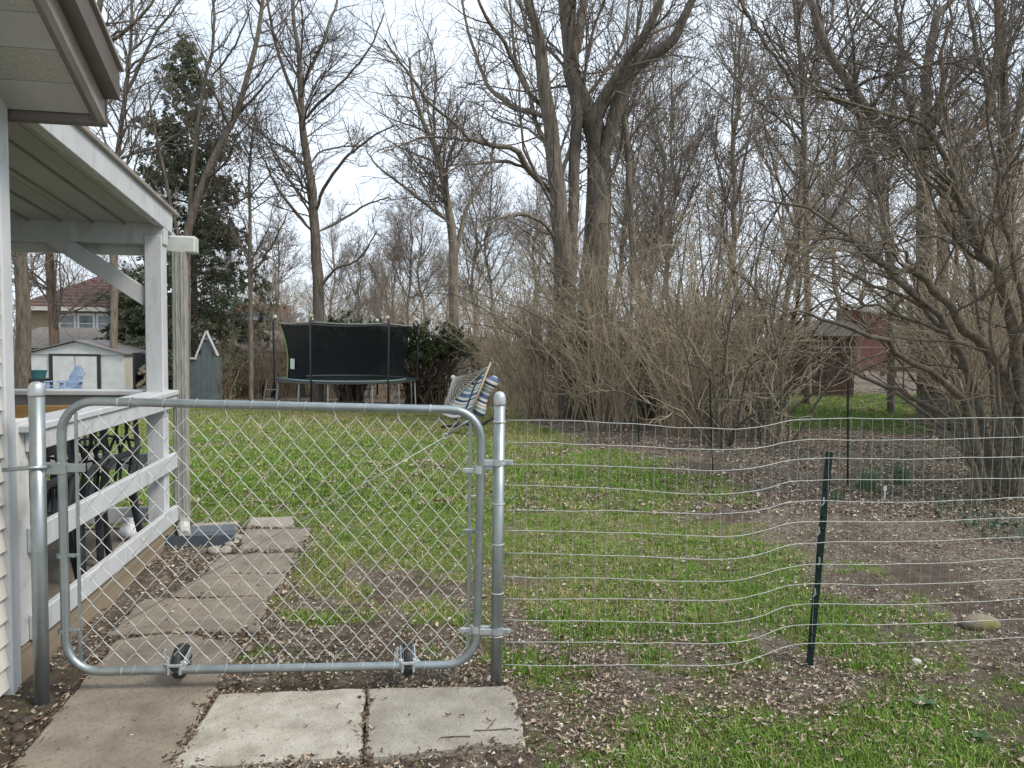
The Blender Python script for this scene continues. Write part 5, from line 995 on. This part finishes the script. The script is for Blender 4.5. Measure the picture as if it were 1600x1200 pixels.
def leafy(name, label, px, py, n, L, m, seed, up, cat='plant'):
    g = random.Random(seed); p = gp(px, py); e = empty(name, (p[0], p[1], float(under(p[0], p[1])))); tag(e, label, cat)
    for k in range(n):
        a = 6.28*k/n+g.uniform(-.3, .3); l = L*g.uniform(.6, 1.15); wd = l*.22; tl = up*g.uniform(.6, 1.3)
        def fn(i, j):
            s = (j-.5)*2; w_ = wd*sin(pi*min(.98, i*.92+.08))**.8*s; r = l*i; z = l*tl*sin(i*1.9)+abs(s)*wd*.25; return (r*cos(a)-w_*sin(a), r*sin(a)+w_*cos(a), z+.004)
        MB().grid(fn, 6, 2).build('leaf', m, e, True)
    return e
leafy('broadleaf_weed', 'grey-green broadleaf weed in the grass at lower right', 1440, 1100, 15, .055, mat('weed_leaf', (.07, .115, .05), (.10, .15, .075), 20, .6), 1, .45)
leafy('broadleaf_weed', 'small dark green weed near the bottom right corner', 1530, 1150, 9, .045, mat('weed_leaf_dark', (.05, .10, .035), (.07, .13, .05), 20, .6), 2, .4)
M_DAF = mat('daffodil_leaf', (.06, .13, .05), (.09, .17, .075), 20, .6)
def daff(label, px, py, n, h, seed, sp):
    g = random.Random(seed); p = gp(px, py); e = empty('daffodil_clump', (p[0], p[1], float(under(p[0], p[1])))); tag(e, label, 'plant')
    for k in range(n):
        x, y, a = g.gauss(0, sp), g.gauss(0, sp*.6), g.uniform(0, 6.28); hh = h*g.uniform(.7, 1.1); ln = g.uniform(.02, .12)*h*2; w_ = .007
        MB().grid(lambda i, j: (x+cos(a)*ln*i*i+(j-.5)*2*w_*(1-.8*i**3)*-sin(a), y+sin(a)*ln*i*i+(j-.5)*2*w_*(1-.8*i**3)*cos(a), hh*i), 4, 1).build('leaf', M_DAF, e)
daff('left clump of upright green daffodil leaves behind the netting', 1352, 768, 46, .27, 5, .07); daff('right clump of upright green daffodil leaves behind the netting', 1405, 755, 30, .26, 6, .055); daff('low clump of green shoots nearer the T-post', 1308, 778, 16, .14, 7, .05)
mk = gp(1382, 782); e = empty('plant_marker', (mk[0], mk[1], 0)); tag(e, 'small white plant marker stake in the leaf litter', 'marker'); MB().box((0, 0, .05), (.012, .004, .12), b=.001).build('stake', M_SHW, e); MB().box((0, -.003, .12), (.032, .004, .05), b=.002).build('tag', M_SHW, e)
tw = [gp(688, 1162), gp(735, 1160)]; o = MB().tube([tuple(p+np.array([0, 0, .024])) for p in (tw[0], (tw[0]+tw[1])/2+np.array([0, .004, 0]), tw[1])], .0022, 5).build('twig', M_STEMD); tag(o, 'thin straight twig lying on the grey concrete slab', 'twig')
a_ = gp(760, 1150); 
for i, q in enumerate(((775, 1132), (740, 1151), (800, 1148))):
    o = MB().tube([tuple(a_+np.array([.004*i, 0, .0235])), tuple(gp(*q)+np.array([0, 0, .025]))], .0022, 5).build('twig', M_STEMD); tag(o, 'broken twig piece on the grey slab near its right edge', 'twig', 'twig pieces on the grey slab')

# ------------------------------------------------------------------ scattered grass and leaves (real blades and leaves, instanced)
def inside(poly, x, y):
    r = np.zeros(len(x), bool); n = len(poly)
    for i in range(n):
        (x1, y1), (x2, y2) = poly[i-1], poly[i]; c = ((y1 > y) != (y2 > y)) & (x < (x2-x1)*(y-y1)/(y2-y1+1e-12)+x1); r ^= c
    return r
def blocked(x, y, slabs=True):
    u = (x-HP[0])*cos(HA)+(y-HP[1])*sin(HA); v = -(x-HP[0])*sin(HA)+(y-HP[1])*cos(HA); b_ = (u < .0) & (v < .12)
    if slabs:
        for p in SLAB_POLYS: b_ |= inside(p, x, y)
    return b_
def seen(x, y, m=.12):
    px = x/np.maximum(y, .1); return (np.abs(px) < .69*(1+m)) & (y > 1.9)
LIB = {}
def library(name, meshes):
    c = bpy.data.collections.new(name)
    for i, me in enumerate(meshes): c.objects.link(bpy.data.objects.new('%s_%02d' % (name, i), me))
    LIB[name] = c; return c
def scatter(name, P, rot, scl, pick, coll, label, cat):
    me = bpy.data.meshes.new(name); me.vertices.add(len(P)); me.vertices.foreach_set('co', np.asarray(P, np.float32).ravel())
    for nm, ty, fld, arr in (('rot', 'FLOAT_VECTOR', 'vector', rot), ('scl', 'FLOAT', 'value', scl), ('pick', 'INT', 'value', pick)):
        a = me.attributes.new(nm, ty, 'POINT'); a.data.foreach_set(fld, np.asarray(arr, np.int32 if ty == 'INT' else np.float32).ravel())
    o = link(name, me); tag(o, label, cat, kind='stuff'); g = bpy.data.node_groups.new(name, 'GeometryNodeTree'); N = g.nodes.new; L = g.links.new
    g.interface.new_socket('Geometry', in_out='INPUT', socket_type='NodeSocketGeometry'); g.interface.new_socket('Geometry', in_out='OUTPUT', socket_type='NodeSocketGeometry')
    gi, gout = N('NodeGroupInput'), N('NodeGroupOutput'); ci = N('GeometryNodeCollectionInfo'); ci.inputs[0].default_value = coll; ci.inputs[1].default_value = True; ci.inputs[2].default_value = True
    ip = N('GeometryNodeInstanceOnPoints'); ip.inputs['Pick Instance'].default_value = True
    def na(nm, ty): n = N('GeometryNodeInputNamedAttribute'); n.data_type = ty; n.inputs[0].default_value = nm; return n.outputs[0]
    er = N('FunctionNodeEulerToRotation'); L(na('rot', 'FLOAT_VECTOR'), er.inputs[0]); L(er.outputs[0], ip.inputs['Rotation'])
    L(gi.outputs[0], ip.inputs['Points']); L(ci.outputs[0], ip.inputs['Instance']); L(na('pick', 'INT'), ip.inputs['Instance Index']); L(na('scl', 'FLOAT'), ip.inputs['Scale']); L(ip.outputs[0], gout.inputs[0])
    o.modifiers.new('scatter', 'NODES').node_group = g; return o
rng = np.random.default_rng(900)
def tuft(n, h, wd, spread, m, seed, lean=.5):
    g = np.random.default_rng(seed); V = []; F = []
    for k in range(n):
        b0_ = g.normal(size=2)*spread; a = g.random()*6.28; hh = h*(.5+.7*g.random()); ln = hh*lean*g.random()*1.6; w_ = wd*(.7+.6*g.random()); c, s = cos(a), sin(a); pr = np.array([-s, c, 0]); i = len(V)
        p0 = np.array([*b0_, -.006]); p1 = p0+np.array([c*ln*.35, s*ln*.35, hh*.6]); p2 = p0+np.array([c*ln, s*ln, hh*(1-.25*lean)])
        V += [p0-pr*w_, p0+pr*w_, p1+pr*w_*.8, p1-pr*w_*.8, p2+pr*w_*.12, p2-pr*w_*.12]; F += [(i, i+1, i+2, i+3), (i+3, i+2, i+4, i+5)]
    return mesh_np('tuft', np.array(V), np.array(F), m)
M_GR = mat('grass_blade', (.105, .205, .028), (.20, .325, .06), 14, .85, rnd=.28, spec=.1); M_GR2 = mat('grass_blade_yellow', (.26, .26, .085), (.37, .34, .15), 14, .85, rnd=.25, spec=.1); M_STRAW = mat('dead_grass', (.36, .30, .18), (.48, .41, .27), 14, .8, rnd=.25, spec=.2)
gl = library('grass_tufts', [tuft(16, .034, .0016, .024, M_GR, 1), tuft(14, .045, .0017, .022, M_GR, 2), tuft(18, .026, .0017, .03, M_GR, 3), tuft(16, .03, .0016, .027, M_GR2, 4), tuft(14, .037, .0016, .026, M_GR2, 5), tuft(10, .03, .0016, .035, M_STRAW, 6, 2.2)])
def sample(n, ylo, yhi, p):
    y = ylo*(yhi/ylo)**(rng.random(n)**p); x = (rng.random(n)*2-1)*(y*.75+.55); return x, y
parts = []
for n, ylo, yhi, s0, pw_ in ((105000, 2.2, 6.5, .72, 1.), (70000, 6.5, 13, 1.25, .8), (48000, 13, 25, 1.8, .8)):
    x, y = sample(n, ylo, yhi, pw_); g_, s_, l_ = cover(x, y); k = (rng.random(n) < np.clip((g_-.18)*1.25, 0, .9)**1.3+.02) & ~blocked(x, y); x, y, g_, s_ = x[k], y[k], g_[k], s_[k]
    yel = rng.random(len(x)) < np.clip(.14+s_*.8, 0, .85); st_ = rng.random(len(x)) < .13+.22*s_; pk = np.where(st_, 5, np.where(yel, rng.integers(3, 5, len(x)), rng.integers(0, 3, len(x))))
    parts.append((np.stack([x, y, under(x, y)], 1), np.stack([rng.normal(size=len(x))*.12, rng.normal(size=len(x))*.12, rng.random(len(x))*6.28], 1), s0*(.4+.95*rng.random(len(x))**1.3)*(.65+.6*g_), pk))
P_, R_, S_, K_ = [np.concatenate([p[i] for p in parts]) for i in range(4)]
scatter('grass', P_, R_, S_, K_, gl, 'short patchy spring grass growing over the yard', 'grass')
def leaf(l, wd, curl, m, seed):
    g = np.random.default_rng(seed); nu, nv = 4, 2; V = []; F = []
    for i in range(nu+1):
        t = i/nu
        for j in range(nv+1):
            s = j-1; w_ = wd*(sin(pi*(t*.9+.06))**.7)*max(.25, 1+.5*g.normal()); V.append((l*(t-.5), s*w_+.18*l*sin(t*3+seed), curl*(abs(s)*.55*wd+.35*l*(t-.5)**2*2)+.004+.35*wd*g.normal()))
    for i in range(nu):
        for j in range(nv): F.append((i*3+j, (i+1)*3+j, (i+1)*3+j+1, i*3+j+1))
    return mesh_np('leaf', np.array(V), np.array(F), m, True)
ML = [mat('dead_leaf_tan', (.34, .27, .20), (.46, .385, .30), 30, .85, rnd=.35, spec=.2), mat('dead_leaf_pale', (.58, .52, .44), (.70, .65, .57), 30, .8, rnd=.2, spec=.3), mat('dead_leaf_brown', (.13, .088, .058), (.20, .14, .095), 30, .9, rnd=.35, spec=.2), mat('dead_leaf_dark', (.06, .045, .035), (.10, .078, .06), 30, .9, rnd=.3, spec=.2)]
ll = library('leaves', [leaf(.042, .009, .9, ML[0], 1), leaf(.055, .012, 1.3, ML[0], 2), leaf(.036, .007, .6, ML[1], 3), leaf(.05, .010, 1.2, ML[2], 4), leaf(.036, .010, .8, ML[2], 5), leaf(.035, .008, .8, ML[3], 6), leaf(.075, .022, 1.1, ML[0], 7), leaf(.075, .003, .3, ML[2], 8), leaf(.06, .0025, .2, ML[1], 9)])
parts = []
for n, ylo, yhi, s0, pw_ in ((150000, 2.1, 6.5, .5, 1.), (130000, 6.5, 13, .9, .9), (45000, 13, 26, 1.3, .9)):
    x, y = sample(n, ylo, yhi, pw_); g_, s_, l_ = cover(x, y); cl = fbm(x*2.7+9, y*2.7, 61, 3); dens = np.clip((l_*1.15-.1)*(1-.5*g_)*(.4+1.9*np.clip(cl-.3, 0, 1)), .10, 1); k = (rng.random(n) < dens) & ~blocked(x, y); x, y = x[k], y[k]; m_ = len(x)
    pk = rng.choice(9, m_, p=[.15, .08, .12, .15, .15, .13, .03, .10, .09]); z = under(x, y)+.004+.012*rng.random(m_)
    parts.append((np.stack([x, y, z], 1), np.stack([rng.normal(size=m_)*.22, rng.normal(size=m_)*.22, rng.random(m_)*6.28], 1), s0*(.4+.75*rng.random(m_)**1.4+.6*(rng.random(m_) < .03)), pk))
for p in SLAB_POLYS:                                                  # leaves and crumbs drifted against the slab edges
    a, b_ = p, np.roll(p, -1, 0); k = np.repeat(np.arange(len(p)), 7); t_ = rng.random(len(k))[:, None]; q = a[k]*(1-t_)+b_[k]*t_+rng.normal(size=(len(k), 2))*.018; m_ = len(q); ok = ~blocked(q[:, 0], q[:, 1], False); q = q[ok]; m_ = len(q)
    parts.append((np.column_stack([q, under(q[:, 0], q[:, 1])+.02+.012*rng.random(m_)]), np.stack([rng.normal(size=m_)*.3, rng.normal(size=m_)*.3, rng.random(m_)*6.28], 1), .3+.5*rng.random(m_), rng.choice([0, 3, 4, 5, 5, 7], m_)))
n = 900; x = rng.uniform(-2.4, .1, n); y = rng.uniform(2.2, 5.5, n); onp = np.zeros(n, bool)                      # a few bits blown on to the slabs
for p in SLAB_POLYS: onp |= inside(p, x, y)
onp &= (rng.random(n) < .30); x, y = x[onp], y[onp]; m_ = len(x); parts.append((np.stack([x, y, np.full(m_, .026)], 1), np.stack([rng.normal(size=m_)*.15, rng.normal(size=m_)*.15, rng.random(m_)*6.28], 1), .25+.35*rng.random(m_), rng.choice([2, 3, 4, 5, 7], m_)))
P_, R_, S_, K_ = [np.concatenate([p[i] for p in parts]) for i in range(4)]
scatter('leaf_litter', P_, R_, S_, K_, ll, 'dead leaves and leaf fragments strewn over soil and grass', 'leaf litter')

gi = np.random.default_rng(71); q = []
for (px, py, r_, n_) in ((1585, 835, .38, 150), (1500, 800, .4, 60), (1250, 712, .5, 60), (1390, 715, .6, 60)):
    c_ = gp(px, py); a_ = gi.random(n_)*6.28; d_ = r_*np.sqrt(gi.random(n_)); q.append(np.stack([c_[0]+d_*np.cos(a_), c_[1]+1.3*d_*np.sin(a_), np.zeros(n_)], 1))
q = np.concatenate(q); q[:, 2] = under(q[:, 0], q[:, 1])+.02+.05*gi.random(len(q)); V, F = sprays(q, gi.normal(size=q.shape)*np.array([1, 1, .5])+np.array([0, 0, .5]), .035, gi, 3, 1.)
tag(link('ground_cover', mesh_np('ground_cover', V, F, mat('periwinkle_leaf', (.045, .085, .045), (.08, .13, .075), 12, .6))), 'low blue-green ground cover leaves among the leaf litter at right', 'ground cover', kind='stuff')
